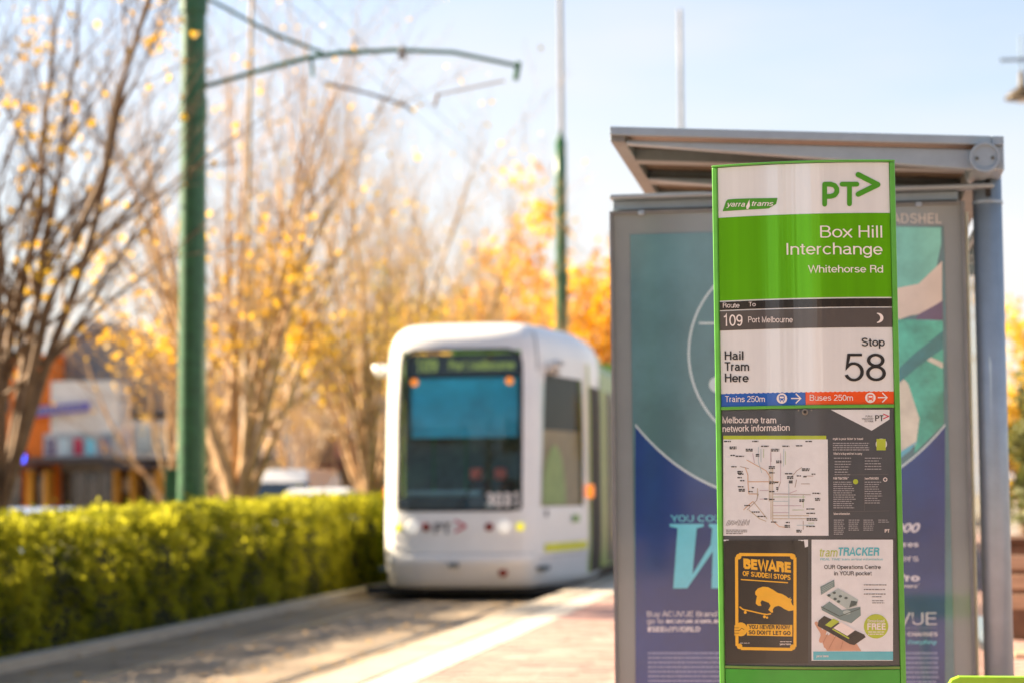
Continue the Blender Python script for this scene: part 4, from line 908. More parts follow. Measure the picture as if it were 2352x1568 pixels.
# number and logo on the front
zl = .87
def nose_text(t, x0, x1, z0, z1, off, m):
    vs, fs, w = glyphs(t, off); mb = MB(); mb.v = [shell(s_of_x(abs(x0+(x1-x0)*u/w))*(1 if x0+(x1-x0)*u/w > 0 else -1), z0+(z1-z0)*v, .006+l*.0006) for u, v, l in vs]; mb.f = list(fs); return mb.build('lettering', m, tram)
nose_text('3031', .33, .71, 1.10, 1.27, .04, I_wtext)
nose_text('PT', -.28, -.08, zl-.08, zl+.05, .03, I_ink)
mb = MB()
for (xa, za, xb, zb) in ((-.03, zl+.075, .10, zl+.01), (-.03, zl-.055, .10, zl+.01)):
    ux, uz = xb-xa, zb-za; l = math.hypot(ux, uz); nx, nz2 = -uz/l*.014, ux/l*.014
    mb.poly([shell(math.copysign(s_of_x(abs(x)), x), z, .007 if za > zl else .0078) for x, z in ((xa+nx, za+nz2), (xa-nx, za-nz2), (xb-nx, zb-nz2), (xb+nx, zb+nz2))])
mb.build('arrow_mark', I_red2, tram)
# lamps
def lamp(s_, z, r, name, m, off=.012):
    x, y, _ = shell(s_, z, off); x2, y2, _ = shell(s_, z, -.05)
    o = MB().tube([(x2, y2, z), (x, y, z), (x-(x2-x)*.1, y-(y2-y)*.1, z)], [r*1.02, r, r*.75], n=20).build(name, m, tram); return o
M_head = mat('headlight_lens', (.9, .9, .85), .1, emit=(1, .93, .8), es=.08)
M_yl = mat('yellow_lamp', (.8, .75, .02), .3, emit=(.9, .8, .02), es=.15); M_rl = mat('dark_red_lamp', (.22, .02, .015), .25)
for sg in (-1, 1):
    lamp(sg*s_of_x(.55), zl, .074, 'headlight', M_head); lamp(sg*s_of_x(.375), zl, .050, 'tail_lamp', M_rl); lamp(sg*s_of_x(.735), zl, .046, 'fog_lamp', M_yl)
    mx_, my_, _ = shell(sg*(s_of_x(1.28)), 1.3, .03); MB().box(mx_-.04, mx_+.04, my_-.06, my_+.06, 1.20, 1.36).build('indicator', M_amber, tram, bevel=.015)
    px_, py_, _ = shell(sg*(s_of_x(1.0)), 2.78, .04); MB().tube([(px_-sg*.05, py_, 2.72), (px_+sg*.05, py_-.03, 2.76), (px_+sg*.075, py_-.04, 2.80), (px_+sg*.03, py_-.01, 2.86)], [.05, .095, .09, .03], n=14).build('camera_pod', M_white, tram, smooth=True)
lamp(s_of_x(.54), .34, .055, 'tow_lamp', M_rl); MB().box(-.10, .02, -.02, .06, .40, .455).build('coupling_hook', M_alud, tram, bevel=.01)
# yellow stripe low on the cab sides, small marks
for sg in (-1, 1):
    a, b = (s_of_x(.965), s_of_x(1.27)) if sg > 0 else (-s_of_x(1.27), -s_of_x(.965))
    spatch(MB(), a, b, .56, .66, .006, ns=12, nz_=1).build('yellow_stripe', mat('yellow_reflective', (.85, .80, .0), .4, emit=None), tram)
    for (u, v, z0, z1, m) in ((s_of_x(.965), s_of_x(.99), .98, 1.06, I_ink), (s_of_x(1.17), s_of_x(1.22), .90, .99, I_gtext)):
        spatch(MB(), *((u, v) if sg > 0 else (-v, -u)), z0, z1, .006, ns=2, nz_=1).build('side_mark', m, tram)
wa = shell(0, 1.10, .03); wb_ = shell(s_of_x(.45), 1.75, .03); MB().tube([wa, wb_], .010, n=6).build('wiper', M_black, tram)
# crease line round the bumper
spatch(MB(), -s_of_x(.9), s_of_x(.9), .555, .562, .004, ns=20, nz_=1).build('bumper_seam', M_alud, tram)
# body modules
prof = [(1.322, .28), (1.322, 2.62), (1.29, 2.86), (1.18, 3.02), (.85, 3.12), (0, 3.14)]
prof = prof + [(-x, z) for x, z in reversed(prof[:-1])]
M_bodyg = mat('green_body_paint', (.20, .32, .02), .35, var=.1)
for k, (y0, y1) in enumerate(((3.31, 8.6), (9.1, 16.4), (16.9, 23.2))):
    mb = MB(); o = mb.prism([(x, y0, z) for x, z in prof], (0, y1-y0, 0)).build('body_module', M_bodyg, tram, bevel=.02); recalc(o)
    MB().box(-.8, .8, y0+.6, y1-.6, 3.141, 3.38).build('roof_unit', M_bodyg, tram, bevel=.05)
    MB().box(-1.1, 1.1, y0+.5, y1-.5, .10, .279).build('underframe', M_black, tram)
    if k < 2: MB().box(-1.15, 1.15, y1+.001, y1+.499, .35, 3.0).build('bellows', M_black, tram)
    nw = 3; L_ = (y1-y0-1.6)/nw
    for sg in (-1, 1):
        for q in range(nw):
            ya = y0+1.5+q*L_; MB().box(min(sg*1.323, sg*1.330), max(sg*1.323, sg*1.330), ya+.06, ya+L_-.06, 1.2, 2.55).build('body_window', mat('dark_window_glass', (.02, .025, .022), .35, spec=.2), tram)
        MB().box(min(sg*1.323, sg*1.331), max(sg*1.323, sg*1.331), y0+(.7 if k == 0 else .12), y0+1.4, .32, 2.62).build('door', MATS['dark_window_glass'], tram)
        MB().box(min(sg*1.332, sg*1.338), max(sg*1.332, sg*1.338), y0+1.0, y0+1.04, .34, 2.60).build('door_seal', M_alud, tram)
        MB().box(min(sg*1.323, sg*1.327), max(sg*1.323, sg*1.327), y0+1.5, y1-.1, .62, .72).build('yellow_stripe', MATS['yellow_reflective'], tram)
for sg in (-1, 1):
    q_ = s_of_x(1.285); o_ = (lambda a, b: (a, b) if sg > 0 else (-b, -a))
    spatch(MB(), *o_(q_, q_+.10), .25, 2.9, .005, ns=2, nz_=10).build('lime_edge_strip', M_lime, tram)
    spatch(MB(), *o_(q_+.14, SE-.10), .25, 2.62, .006, ns=3, nz_=10).build('door', mat('brown_door_glass', (.045, .038, .028), .6, spec=.15), tram)
    spatch(MB(), *o_(SE-.10, SE+.0), .20, 2.75, .008, ns=1, nz_=10).build('door_seal', M_black, tram)
    spatch(MB(), *o_(s_of_x(.90), s_of_x(.912)), 2.72, 3.2, .004, ns=1, nz_=6).build('panel_joint', M_alud, tram); spatch(MB(), *o_(s_of_x(.915), q_), .505, .512, .004, ns=10, nz_=1).build('panel_joint', M_alud, tram)
MB().box(-1.2, 1.2, .5, 3.3, .06, .16).build('underframe', M_black, tram)
for y in (1.6, 3.2, 12.0, 13.6, 19.5, 21.1):
    for sg in (-1, 1): MB().tube([(sg*.66, y+2.2, .305), (sg*.77, y+2.2, .305)], .30, n=20).build('wheel', M_steel, tram)

# ---------------------------------------------------------------- the hedge
hg = thing('hedge', 'long clipped green hedge with sunlit yellow top beside the tram track', 'hedge', (0, 0, 0))
HX0, HX1, HY0, HY1 = -7.45, -6.40, 9.0, 44.0
def htop(y): return .91 + .19*min(1, max(0, (y-14)/14)) + .025*math.sin(y*1.7)+.02*math.sin(y*4.1+1)
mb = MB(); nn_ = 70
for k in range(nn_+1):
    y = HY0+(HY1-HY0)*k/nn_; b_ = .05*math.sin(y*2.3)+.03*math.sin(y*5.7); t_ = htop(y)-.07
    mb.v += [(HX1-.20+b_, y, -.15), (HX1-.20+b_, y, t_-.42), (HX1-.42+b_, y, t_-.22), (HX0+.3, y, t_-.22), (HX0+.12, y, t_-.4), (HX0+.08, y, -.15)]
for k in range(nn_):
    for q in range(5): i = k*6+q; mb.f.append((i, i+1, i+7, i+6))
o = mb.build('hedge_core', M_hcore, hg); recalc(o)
rs = _np.random.RandomState(11)
NL = 90000
u = rs.rand(NL); yy = HY0+(HY1-HY0)*rs.rand(NL)**1.25; tt = rs.rand(NL)
bb = .05*_np.sin(yy*2.3)+.03*_np.sin(yy*5.7)
tp_ = .91 + .19*_np.clip((yy-14)/14, 0, 1) + .025*_np.sin(yy*1.7)+.02*_np.sin(yy*4.1+1)
clump = .05*_np.sin(yy*9+3)*_np.sin(tt*14+yy*3) - .10*_np.clip(_np.sin(yy*3.1+_np.sin(yy*1.3)*2)+.35*_np.sin(yy*7.7+1), 0, 1.3)*(u < .42)
isf = u < .42; ist = (u >= .42) & (u < .90)
xx = _np.where(isf, HX1+bb-.06+rs.rand(NL)*.10+clump, _np.where(ist, HX0+(HX1-HX0+bb)*tt, HX0-.02+rs.rand(NL)*.08))
zz_ = _np.where(isf, -.12+(tp_+.1)*(tt**.9), _np.where(ist, tp_-.30+_np.sqrt(rs.rand(NL))*.34, -.12+(tp_+.1)*tt))
edge = isf & (zz_ > tp_-.26); xx = _np.where(edge, xx-(zz_-(tp_-.26))*1.1, xx); zz_ = _np.where(isf & ~edge, zz_, zz_+.05*_np.sin(yy*5.3)*_np.sin(xx*6)); stray = rs.rand(NL) < .012; zz_ = _np.where(stray & (zz_ > .8), zz_+.12*rs.rand(NL), zz_)
P0 = _np.stack([xx, yy, zz_], 1)
def leaf_mesh(P0, size, rs, name, m, aspect=.55):
    n = len(P0); a = rs.normal(size=(n, 3)); a /= _np.linalg.norm(a, axis=1)[:, None]
    b = rs.normal(size=(n, 3)); b -= a*(a*b).sum(1)[:, None]; b /= _np.linalg.norm(b, axis=1)[:, None]
    s = size*(.6+.8*rs.rand(n))[:, None]; V = _np.stack([P0-a*s, P0+b*s*aspect, P0+a*s, P0-b*s*aspect], 1).reshape(-1, 3)
    me = bpy.data.meshes.new(name); me.vertices.add(4*n); me.vertices.foreach_set('co', V.ravel().astype('f'))
    me.loops.add(4*n); me.loops.foreach_set('vertex_index', _np.arange(4*n)); me.polygons.add(n)
    me.polygons.foreach_set('loop_start', _np.arange(n)*4); me.polygons.foreach_set('loop_total', _np.full(n, 4)); me.materials.append(m); me.update(calc_edges=True); me.validate(); return me
o = bpy.data.objects.new('leaves', leaf_mesh(P0, .032, rs, 'leaves', M_hedge)); C.objects.link(o); o.parent = hg; stuff(o)

# ---------------------------------------------------------------- trees
def grow(seed, thick=1.0, H=8.2, spread=.33, limbs=9, sub=10, subsub=6, twig=4, trunk=1.0, r0=.12):
    R = random.Random(seed); tm = MB(); bm_ = MB(); tips = []
    tm.tube([(0, 0, -.05), (0, 0, .15), (.02, 0, trunk*.6), (0, .02, trunk)], [r0*1.5, r0*1.1, r0, r0*1.08], n=12)
    def limb(p, d, L, r, level, n, up):
        pts = [p]; q = Vector(p); dd = Vector(d).normalized(); rs_ = [r]
        for k in range(n):
            dd = (dd + Vector((R.gauss(0, .09), R.gauss(0, .09), R.gauss(0, .04)+up))).normalized()
            q = q + dd*(L/n); pts.append(tuple(q)); rs_.append(r*(1-.86*(k+1)/n))
        (bm_ if level else tm).tube(pts, rs_, n=7 if level == 0 else (4 if level == 1 else 3), cap=False)
        if level < 3:
            cnt = (sub, subsub, twig)[level]
            for c in range(cnt):
                t = (.18 if level == 0 else .15) + .8*(c+R.random()*.7)/cnt; k = min(int(t*n), n-1); f = t*n-k
                base = Vector(pts[k]).lerp(Vector(pts[k+1]), f); dr = (Vector(pts[k+1])-Vector(pts[k])).normalized()
                o_ = Vector((R.gauss(0, 1), R.gauss(0, 1), R.gauss(0, .3))); o_ = (o_-dr*o_.dot(dr)).normalized()
                nd = dr*math.cos(R.uniform(.4, .75)) + o_*math.sin(R.uniform(.4, .8)); rr2 = rs_[k]*(.48, .5, .55)[level]
                limb(tuple(base), nd, L*R.uniform(.34, .55)*(1-.35*t), max(rr2, .004), level+1, (0, 5, 4, 3)[level+1], .07)
        else: tips.append(tuple(q))
        if level == 2: tips.append(tuple(q)); tips.append(pts[2])
    for k in range(limbs):
        a = 2*PI*(k+R.uniform(-.3, .3))/limbs; t = R.uniform(.5, 1.1)*spread*(1 if k else .2)
        limb((0, 0, trunk*R.uniform(.75, 1)), (math.sin(t)*math.cos(a), math.sin(t)*math.sin(a), math.cos(t)), (H-trunk)*R.uniform(.82, 1.02), r0*R.uniform(.34, .50)*thick, 0, 9, .035)
    return tm, bm_, tips
def make_tree(seed, label, loc, leaves=500, mleaf=None, mbark=None, group='bare autumn trees in a row behind the hedge', size=.05, jitter=.18, **kw):
    t = thing('autumn_tree', label, 'tree', loc, 0, group)
    tm, bm_, tips = grow(seed, **kw)
    tm.build('trunk', mbark or M_bark, t, smooth=True)
    stuff(bm_.build('branches', mbark or M_bark, t))
    rs = _np.random.RandomState(seed); T = _np.array(tips); lowt = T[T[:, 2] < 5.6]; T2 = T if leaves < 1100 or leaves > 3000 else _np.concatenate([T, lowt, lowt, lowt]); pk = T2[rs.randint(0, len(T2), leaves)] + rs.normal(size=(leaves, 3))*jitter
    if leaves < 3000:    # a few clusters hold on longer than the rest
        Tc = T[T[:, 2] < (7 if leaves < 1100 else 5.0)]; cc = Tc[rs.randint(0, len(Tc), 14)]; m_ = rs.rand(leaves) < .65; pk[m_] = cc[rs.randint(0, 14, m_.sum())] + rs.normal(size=(m_.sum(), 3))*.22
    o = bpy.data.objects.new('leaves', leaf_mesh(pk, size, rs, 'leaves', mleaf or M_leafy, .8)); C.objects.link(o); o.parent = t; stuff(o)
    return t
row = [(-12, 21.5, 3), (548, 29.8, 5), (852, 38.2, 9), (None, 46.6, 12), (None, 55.0, 21)]
tl = ['nearest bare tree with dark limbs and few yellow leaves at left edge', 'bare twiggy tree with upright limbs just right of the thick green pole', 'bare tree with pale twigs whose trunk stands beside the tram', 'bare tree rising behind the tram roof, fourth along the hedge', 'farthest bare tree of the row, beyond the tram']
for (px, Y, sd_), lb in zip(row, tl):
    X = X_at(px, Y) if px else -8.85
    make_tree(sd_, lb, (X, Y, -.16), leaves=750 if px == -12 else 1300, H=8.6, limbs=10, thick=1.35 if px == -12 else 1.15, mleaf=M_leafy if px in (-12, 548) else M_leafm, mbark=M_bark2 if px == -12 else M_bark, r0=.14)
bt = make_tree(31, 'bare spreading tree set further back, its trunk hidden by the thick green pole', (X_at(425, 40), 40, -.42), leaves=500, H=8, spread=.6, group='bare autumn trees across the road')
make_tree(35, 'bare tree across the road behind the white van', (X_at(690, 60), 60, -.42), leaves=900, H=9.5, group='bare autumn trees across the road')
for px, Y, rz_, lb in ((505, 56, 3.3, 'bare tree across the road just left of the white van'), (960, 58, 2.6, 'bare tree standing directly behind the tram cab'), (690, 78, 1.7, 'bare tree behind the white gabled building'), (800, 66, 4.0, 'bare tree by the white gabled building beside the tram'), (900, 72, 5.2, 'bare tree far back above the left corner of the tram')):
    dup(bt, (X_at(px, Y), Y, -.42), rz_, lb)
# leafy orange and gold trees in the distance
gold = [(1390, 78, 12.2, 'large orange gold tree rising beside the shelter, right of the far green pole', M_leafo, 9000), (1235, 84, 9.5, 'golden tree with thin crown between the tram and the far pole', M_leafo, 3600), (1090, 80, 9.0, 'yellow leafed tree above the tram roof', M_leafy, 4500), (960, 90, 10.0, 'yellow and green tree behind the tram, left of its roof', M_leafg, 4500), (1330, 95, 9.5, 'deep orange tree low behind the far green pole', M_leafo, 6000)]
for k, (px, Y, H_, lb, ml, nl) in enumerate(gold):
    make_tree(50+k, lb, (X_at(px, Y), Y, -.42), leaves=nl, mleaf=ml, mbark=M_bark2, H=H_, spread=.75, limbs=8, sub=8, subsub=4, twig=2, trunk=1.8, r0=.16, size=.14, jitter=.35, group='gold leafed trees in the distance')

# ---------------------------------------------------------------- vehicles on the road behind the hedge
M_carw = mat('white_car_paint', (.70, .70, .70), .2, coat=1, var=.02); M_cars = mat('silver_car_paint', (.42, .47, .52), .22, metal=.4, coat=1, var=.03)
M_cg = mat('car_glass', (.02, .03, .04), .04, coat=1); M_tyre = mat('tyre_rubber', (.015, .015, .015), .8)
def vehicle(name, label, cat, loc, paint, prof, glass, W_=1.74, wheels=(.8, 3.4), L_=4.3, wr=.31):
    t = thing(name, label, cat, loc)
    b = MB(); n = len(prof)
    for sx_ in (-1, 1): b.v += [(sx_*W_/2*(1 if z < .95 else 1-.16*(z-.95)/.5), y, z) for y, z in prof]
    b.f.append(tuple(range(n))[::-1]); b.f.append(tuple(range(n, 2*n)))
    for k in range(n): b.f.append((k, (k+1) % n, n+(k+1) % n, n+k))
    o = b.build('body', paint, t, bevel=.05, seg=3); recalc(o)
    for nm, pts in glass: o = MB().poly(pts).build(nm, M_cg, t)
    for y in wheels:
        for sx_ in (-1, 1):
            w_ = MB().tube([(sx_*(W_/2-.16), y, wr), (sx_*(W_/2+.01), y, wr)], wr, n=20).build('wheel', M_tyre, t); MB().tube([(sx_*(W_/2+.011), y, wr), (sx_*(W_/2+.02), y, wr)], wr*.62, n=14).build('rim', M_alu, w_)
    for sx_ in (-1, 1):
        MB().box(sx_*(W_/2-.22)-.14, sx_*(W_/2-.22)+.14, -.03, .02, .62, .76).build('headlight', M_head if False else mat('lamp_lens', (.7, .7, .65), .1), t, bevel=.02)
        MB().box(sx_*(W_/2-.2)-.12, sx_*(W_/2-.2)+.12, L_-.02, L_+.03, .7, .9).build('tail_light', M_rl, t, bevel=.02)
    return t
def sideglass(W_, pts):
    w = lambda z: W_/2*(1-.16*(z-.95)/.5)+.008
    return [('side_window', [(sx_*w(z), y, z) for y, z in pts]) for sx_ in (-1, 1)]
sedan = [(0, .25), (.0, .62), (.15, .74), (1.1, .93), (1.75, 1.32), (2.1, 1.41), (3.0, 1.38), (3.75, 1.02), (4.3, .98), (4.35, .6), (4.3, .25)]
suv = [(0, .3), (.0, .75), (.15, .90), (1.0, 1.05), (1.6, 1.60), (2.0, 1.72), (4.0, 1.70), (4.4, 1.1), (4.45, .3)]
van = [(0, .3), (0, .85), (.2, 1.0), (.7, 1.2), (1.3, 1.95), (1.6, 2.28), (5.0, 2.30), (5.1, 2.2), (5.1, .3)]
vehicle('parked_car', 'silver blue car half hidden behind the hedge at the left edge', 'car', (X_at(45, 30), 28.4, -.41), M_cars, sedan, sideglass(1.74, [(1.35, .97), (1.85, 1.31), (2.9, 1.30), (3.55, 1.0)])+[('windscreen', [(-.7, 1.13, .955), (.7, 1.13, .955), (.66, 1.72, 1.315), (-.66, 1.72, 1.315)])])
vehicle('parked_car', 'white car whose rounded roof shows above the hedge beside the tram', 'car', (X_at(735, 43), 41, -.41), M_carw, suv, sideglass(1.8, [(1.2, 1.1), (1.7, 1.58), (3.8, 1.58), (4.1, 1.12)])+[('windscreen', [(-.7, 1.03, 1.08), (.7, 1.03, 1.08), (.62, 1.58, 1.585), (-.62, 1.58, 1.585)])], W_=1.82, L_=4.45)
vehicle('delivery_van', 'tall white van seen above the hedge between two bare trees', 'van', (X_at(690, 55), 52, -.41), M_carw, van, sideglass(1.9, [(.9, 1.25), (1.4, 1.8), (2.0, 1.8), (2.0, 1.25)])+[('windscreen', [(-.8, .72, 1.24), (.8, .72, 1.24), (.72, 1.28, 1.93), (-.72, 1.28, 1.93)])], W_=1.95, L_=5.1, wheels=(.9, 4.1), wr=.34)

# ---------------------------------------------------------------- shops across the road
SYY = 64.0
def sx_of(px): return X_at(px, SYY)
def sz_of(y): return CAMZ + (1142-y)*SYY/4760
def sbox(x0, x1, y0, y1, dy0, dy1):
    a, b = sx_of(x0), sx_of(x1); return MB().box(a, b, SYY+dy0, SYY+dy1, sz_of(y1), sz_of(y0))
GZ = 1142+(.42+CAMZ)*4760/SYY
M_or = mat('orange_render', (.80, .20, .02), .8, var=.12, scale=.8); M_cream = mat('cream_render', (.80, .77, .70), .85, var=.1, scale=.8)
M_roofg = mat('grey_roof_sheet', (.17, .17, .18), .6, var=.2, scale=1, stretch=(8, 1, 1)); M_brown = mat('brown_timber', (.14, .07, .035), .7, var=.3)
M_ochre = mat('ochre_timber', (.52, .26, .03), .7, var=.2); M_shop = mat('shopfront_glass', (.03, .03, .03), .08, coat=.6, var=.5, scale=1.5, col2=(.14, .12, .10))
M_dawn = mat('dark_awning', (.05, .045, .05), .6)
def gable(name, x0, x1, ye, yr, d0, d1, m, par, xr=None):
    xa, xb = sx_of(x0), sx_of(x1); xm = sx_of(xr) if xr else (xa+xb)/2
    o = MB().prism([(xa, SYY+d0, sz_of(ye)), (xb, SYY+d0, sz_of(ye)), (xm, SYY+d0, sz_of(yr))], (0, d1-d0, 0)).build(name, m, par); recalc(o); return o
b1 = thing('shop_building', 'orange shop at far left with a purple blue name sign', 'shop', (0, 0, 0))
sbox(-140, 114, 800, 1046, 0, 9).build('wall', M_or, b1); sbox(-140, 114, 1046, GZ, .5, 9).build('wall', M_or, b1)
sbox(-145, 118, 790, 799, -.15, 9.1).build('parapet', M_or, b1)
for xa in (-120, -60, 62, 100): sbox(xa, xa+11, 1072, GZ, -.05, .49).build('post', M_ochre, b1)
for xa in (-109, 12, 73): sbox(xa, xa+27 if xa > 0 else xa+49, 1080, GZ-6, .3, .45).build('shop_window', M_shop, b1)
sbox(-140, 112, 1062, 1071, -1.2, .4).build('awning', M_dawn, b1)
for xa in (-90, -20): w_ = sbox(xa, xa+40, 860, 930, -.03, -.002).build('window', M_shop, b1)
b2 = thing('shop_building', 'cream walled shop with a picture fascia and dark grey pitched roof', 'shop', (0, 0, 0))
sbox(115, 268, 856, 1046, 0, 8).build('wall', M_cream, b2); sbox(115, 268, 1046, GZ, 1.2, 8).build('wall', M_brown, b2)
o = MB().prism([(sx_of(60), SYY+1.2, sz_of(820)), (sx_of(178), SYY+1.2, sz_of(700)), (sx_of(440), SYY+1.2, sz_of(925)), (sx_of(420), SYY+1.2, sz_of(935)), (sx_of(60), SYY+1.2, sz_of(935))], (0, 8, 0)).build('roof', M_roofg, b2); recalc(o)
fb = sbox(102, 262, 984, 1041, -.12, -.002).build('picture_fascia', mat('fascia_panel', (.30, .48, .54), .5, var=.4, scale=1.6, col2=(.62, .60, .60)), b2)
for k, (a, b, m) in enumerate(((108, 130, 'poster_purple_print'), (138, 160, 'poster_pale_line'), (172, 192, 'crimson_ink'), (200, 222, 'poster_cyan_print'), (230, 254, 'poster_purple_print'))): sbox(a, b, 996, 1036, -.14, -.121).build('fascia_picture', MATS[m], fb)
sbox(100, 300, 1044, 1056, -1.6, 1.1).build('awning', M_dawn, b2)
sbox(112, 235, 1058, 1075, .9, 1.19).build('shop_sign', mat('grey_sign', (.22, .2, .19), .6, var=.4), b2)
for k in range(5): w_ = sbox(118+k*29, 143+k*29, 1078, GZ-5, 1.0, 1.19).build('shop_window', M_shop, b2); sbox(116+k*29, 118+k*29, 1076, GZ, .98, 1.19).build('mullion', M_alud, w_)
b3 = thing('shop_building', 'low shop with white fascia panels and ochre posts beside the cream one', 'shop', (0, 0, 0))
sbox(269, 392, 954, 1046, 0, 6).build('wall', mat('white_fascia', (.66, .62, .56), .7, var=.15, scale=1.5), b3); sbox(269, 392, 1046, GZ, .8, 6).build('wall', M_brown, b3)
for k in range(3): sbox(276+k*38, 308+k*38, 970, 1034, -.06, -.002).build('fascia_panel', mat('pale_print_%d' % k, [(.6, .5, .45), (.52, .58, .56), (.64, .56, .42)][k], .6, var=.3, scale=2), b3)
sbox(268, 366, 1058, 1072, -1.4, .75).build('awning', M_dawn, b3)
for xa in (262, 300, 356): sbox(xa, xa+9, 1072, GZ, -.1, .5).build('post', M_ochre, b3)
for xa in (276, 318): sbox(xa, xa+30, 1085, GZ-5, .6, .79).build('shop_window', M_shop, b3)
sbox(270, 308, 1092, 1125, .5, .58).build('window_poster', M_cream, b3)
b4 = thing('shop_building', 'pale building with pink poster seen through the trees right of the pole', 'shop', (0, 0, 0))
sbox(400, 600, 900, GZ, 3, 10).build('wall', M_cream, b4); sbox(392, 606, 890, 899, 2.7, 10.2).build('parapet', M_roofg, b4)
sbox(478, 508, 955, 1015, 2.9, 2.99).build('wall_poster', mat('pink_poster', (.66, .30, .26), .6), b4); sbox(470, 482, 910, 935, 2.9, 2.99).build('wall_sign', mat('cyan_sign', (.05, .45, .60), .5), b4)
for k in range(4): sbox(412+k*46, 444+k*46, 1070, GZ-5, 2.9, 2.99).build('shop_window', M_shop, b4)
sbox(400, 600, 1044, 1056, 1.6, 2.98).build('awning', M_dawn, b4)
b5 = thing('house', 'white gabled building with maroon eave behind the white van', 'building', (0, 0, 0))
sbox(640, 872, 985, GZ, 6, 14).build('wall', mat('tan_brick_wall', (.34, .22, .14), .85, var=.2, scale=2), b5); gable('gable', 690, 850, 985, 868, 6, 14, M_cream, b5, xr=752)
sbox(634, 878, 1058, 1068, 4.5, 5.99).build('eave', mat('maroon_paint', (.16, .03, .03), .6), b5); sbox(668, 716, 1000, 1042, 5.9, 5.99).build('wall_poster', MATS['pink_poster'], b5)
for k in range(4): sbox(655+k*54, 690+k*54, 1080, GZ-8, 5.9, 5.99).build('window', M_shop, b5)
bs = thing('shop_sign', 'long purple blue lettered sign fixed across the orange and cream shopfronts', 'sign', (0, 0, 0))
o = MB().prism([(sx_of(52), SYY-.30, sz_of(946)), (sx_of(208), SYY-.30, sz_of(930)), (sx_of(208), SYY-.30, sz_of(908)), (sx_of(52), SYY-.30, sz_of(922))], (0, .12, 0)).build('board', mat('violet_sign', (.16, .13, .50), .5), bs); recalc(o)
for k in range(11): sbox(64+k*12.5, 71+k*12.5, 930-k*1.1-4, 930-k*1.1+5, -.33, -.305).build('sign_mark', I_ltxt, bs)
for xa in (70, 180): sbox(xa, xa+3, 925, 929, -.18, 0).build('bracket', M_alud, bs)
ns = thing('neon_sign', 'glowing red and blue sign hanging over the orange shop doorway', 'sign', (0, 0, 0))
sbox(14, 104, 1030, 1060, -1.5, -1.42).build('board', mat('deep_red_board', (.25, .01, .02), .5), ns)
M_rn = mat('red_neon', (.7, .01, .02), .4, emit=(1, .01, .02), es=1.2); M_bn = mat('blue_neon', (.05, .08, .7), .4, emit=(.05, .1, 1), es=1.2)
for xa in (22, 42, 62): sbox(xa, xa+14, 1036, 1054, -1.54, -1.501).build('red_light', M_rn, ns)
sbox(83, 98, 1036, 1054, -1.54, -1.501).build('blue_light', M_bn, ns)
for xa in (30, 90): sbox(xa, xa+2, 1010, 1029, -1.47, -1.45).build('hanger', M_alud, ns)
# footpath in front of the shops
fp2 = MB().box(-34, -9, 60.5, 67.5, -.419, -.30).build('footpath', M_kerb); struct(fp2)

# ---------------------------------------------------------------- right of the shelter
pl = thing('planter_box', 'dark brown planter box with leafy shrub behind the timber bench', 'planter', (0, 0, 0))
q0 = at(2338, 1250, 16.5)
MB().box(q0.x-.12, q0.x+1.8, 16.2, 17.4, 0, q0.z+.02).build('box', M_brown, pl, bevel=.02)
MB().box(q0.x-.15, q0.x+1.83, 16.17, 17.43, q0.z+.021, q0.z+.06).build('rim', M_brown, pl, bevel=.01)
shb = thing('shrub', 'dark green shrub growing in the brown planter box', 'shrub', (q0.x+.55, 16.8, q0.z))
rs = _np.random.RandomState(4); n_ = 5200
dv = rs.normal(size=(n_, 3)); dv /= _np.linalg.norm(dv, axis=1)[:, None]; rad = (.55+.45*rs.rand(n_))[:, None]*(1+.22*_np.sin(dv[:, :1]*7)+.2*_np.sin(dv[:, 2:]*9))
Ps = dv*rad*_np.array([.62, .5, .62])+_np.array([0, 0, .68])
o = bpy.data.objects.new('foliage', leaf_mesh(Ps, .045, rs, 'foliage', mat('shrub_leaf', (.045, .075, .02), .5, transl=.35, var=.4, scale=3, col2=(.16, .16, .04)))); C.objects.link(o); o.parent = shb; stuff(o)
for k in range(6):
    a = k*1.05; MB().tube([(0, 0, .0), (.1*math.cos(a), .1*math.sin(a), .4), (.35*math.cos(a), .3*math.sin(a), .95)], [.018, .013, .005], n=5).build('stem', M_bark2, shb)
be = thing('timber_bench', 'pale timber slat bench at the right edge behind the shelter post', 'bench', (0, 0, 0))
b0 = X_at(2331, 13.2); M_tim = mat('pale_timber', (.50, .33, .21), .6, var=.2, scale=2, stretch=(1, 12, 12))
for k in range(3): z = at(2340, 1290+k*46, 13.4).z; MB().box(b0-.05, b0+2.0, 13.40+.03*k, 13.43+.03*k, z-.045, z+.045).build('back_slat', M_tim, be, bevel=.005)
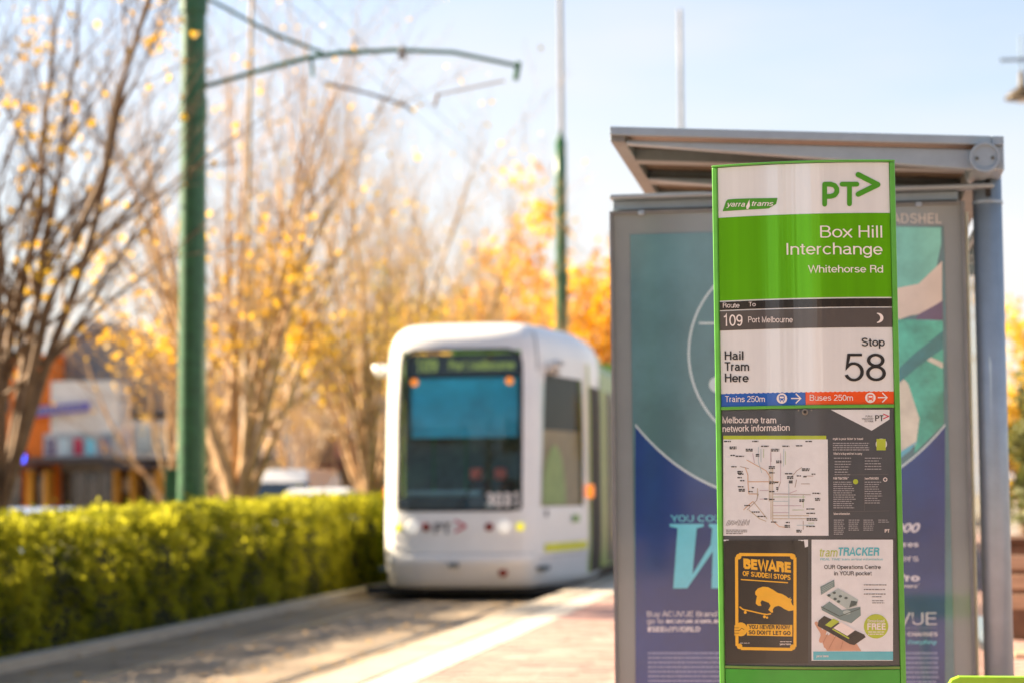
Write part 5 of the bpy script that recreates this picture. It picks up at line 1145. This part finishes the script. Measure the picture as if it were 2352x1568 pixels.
for k in range(4): MB().box(b0-.05, b0+2.0, 12.95+k*.11, 13.04+k*.11, at(2340, 1500, 13).z-.03, at(2340, 1500, 13).z).build('seat_slat', M_tim, be, bevel=.005)
for x in (b0+.1, b0+1.8): MB().box(x, x+.06, 12.98, 13.38, 0, at(2340, 1500, 13).z-.031).build('leg', M_alud, be); MB().box(x, x+.05, 13.50, 13.54, 0, at(2340, 1280, 13.4).z).build('back_post', M_alud, be)
make_tree(71, 'round orange leafed tree far behind the shelter post at right', (X_at(2352, 46), 46, -.03), leaves=7000, mleaf=M_leafm, mbark=M_bark2, H=4.6, spread=.95, limbs=7, sub=6, subsub=4, twig=2, trunk=1.0, r0=.1, size=.08, jitter=.2, group='gold leafed trees in the distance')
# ---------------------------------------------------------------- unseen blocks and masts added behind the camera to shape the reflections
def backblock(x0, x1, y0, y1, H_, m, label):
    t = thing('reflection_block', label, 'building', (0, 0, 0)); MB().box(x0, x1, y0, y1, -.42, H_).build('wall', m, t)
    nx = int((x1-x0)/3.2)
    pm = MB().box(0, 2.0, 0, .05, 0, 1.6).mesh('window', M_shop)
    for i in range(nx):
        for j in range(int((H_-1)/3.2)):
            o = bpy.data.objects.new('window', pm); C.objects.link(o); o.parent = t; o.location = (x0+.6+3.2*i, y1+.002, .8+3.2*j)
    return t
backblock(2.6, 30, -45, -32, 15, mat('dark_brick', (.17, .13, .10), .9, var=.2), 'dark brick block added behind the camera for reflections, on the platform side')
backblock(-48, -15.5, -52, -40, 13, mat('grey_render', (.22, .20, .18), .9, var=.2), 'grey block added behind the camera for reflections, across the road')
backblock(-9.6, -5.6, -60, -50, 26, mat('buff_block', (.34, .30, .25), .9, var=.1), 'narrow buff block added far behind the camera for reflections, between the other two')
mast('lighting_mast', 'second grey mast added behind the camera for reflection streaks, nearer the road', 'mast', 1576, -22, 12, .10, .08, M_alu).location = (-5.4, -22, -.4)
mast('lighting_mast', 'thin grey mast added behind the camera for reflection streaks, by the kerb', 'mast', 1576, -14, 9, .12, .10, M_alud).location = (-.55, -14, -.05)
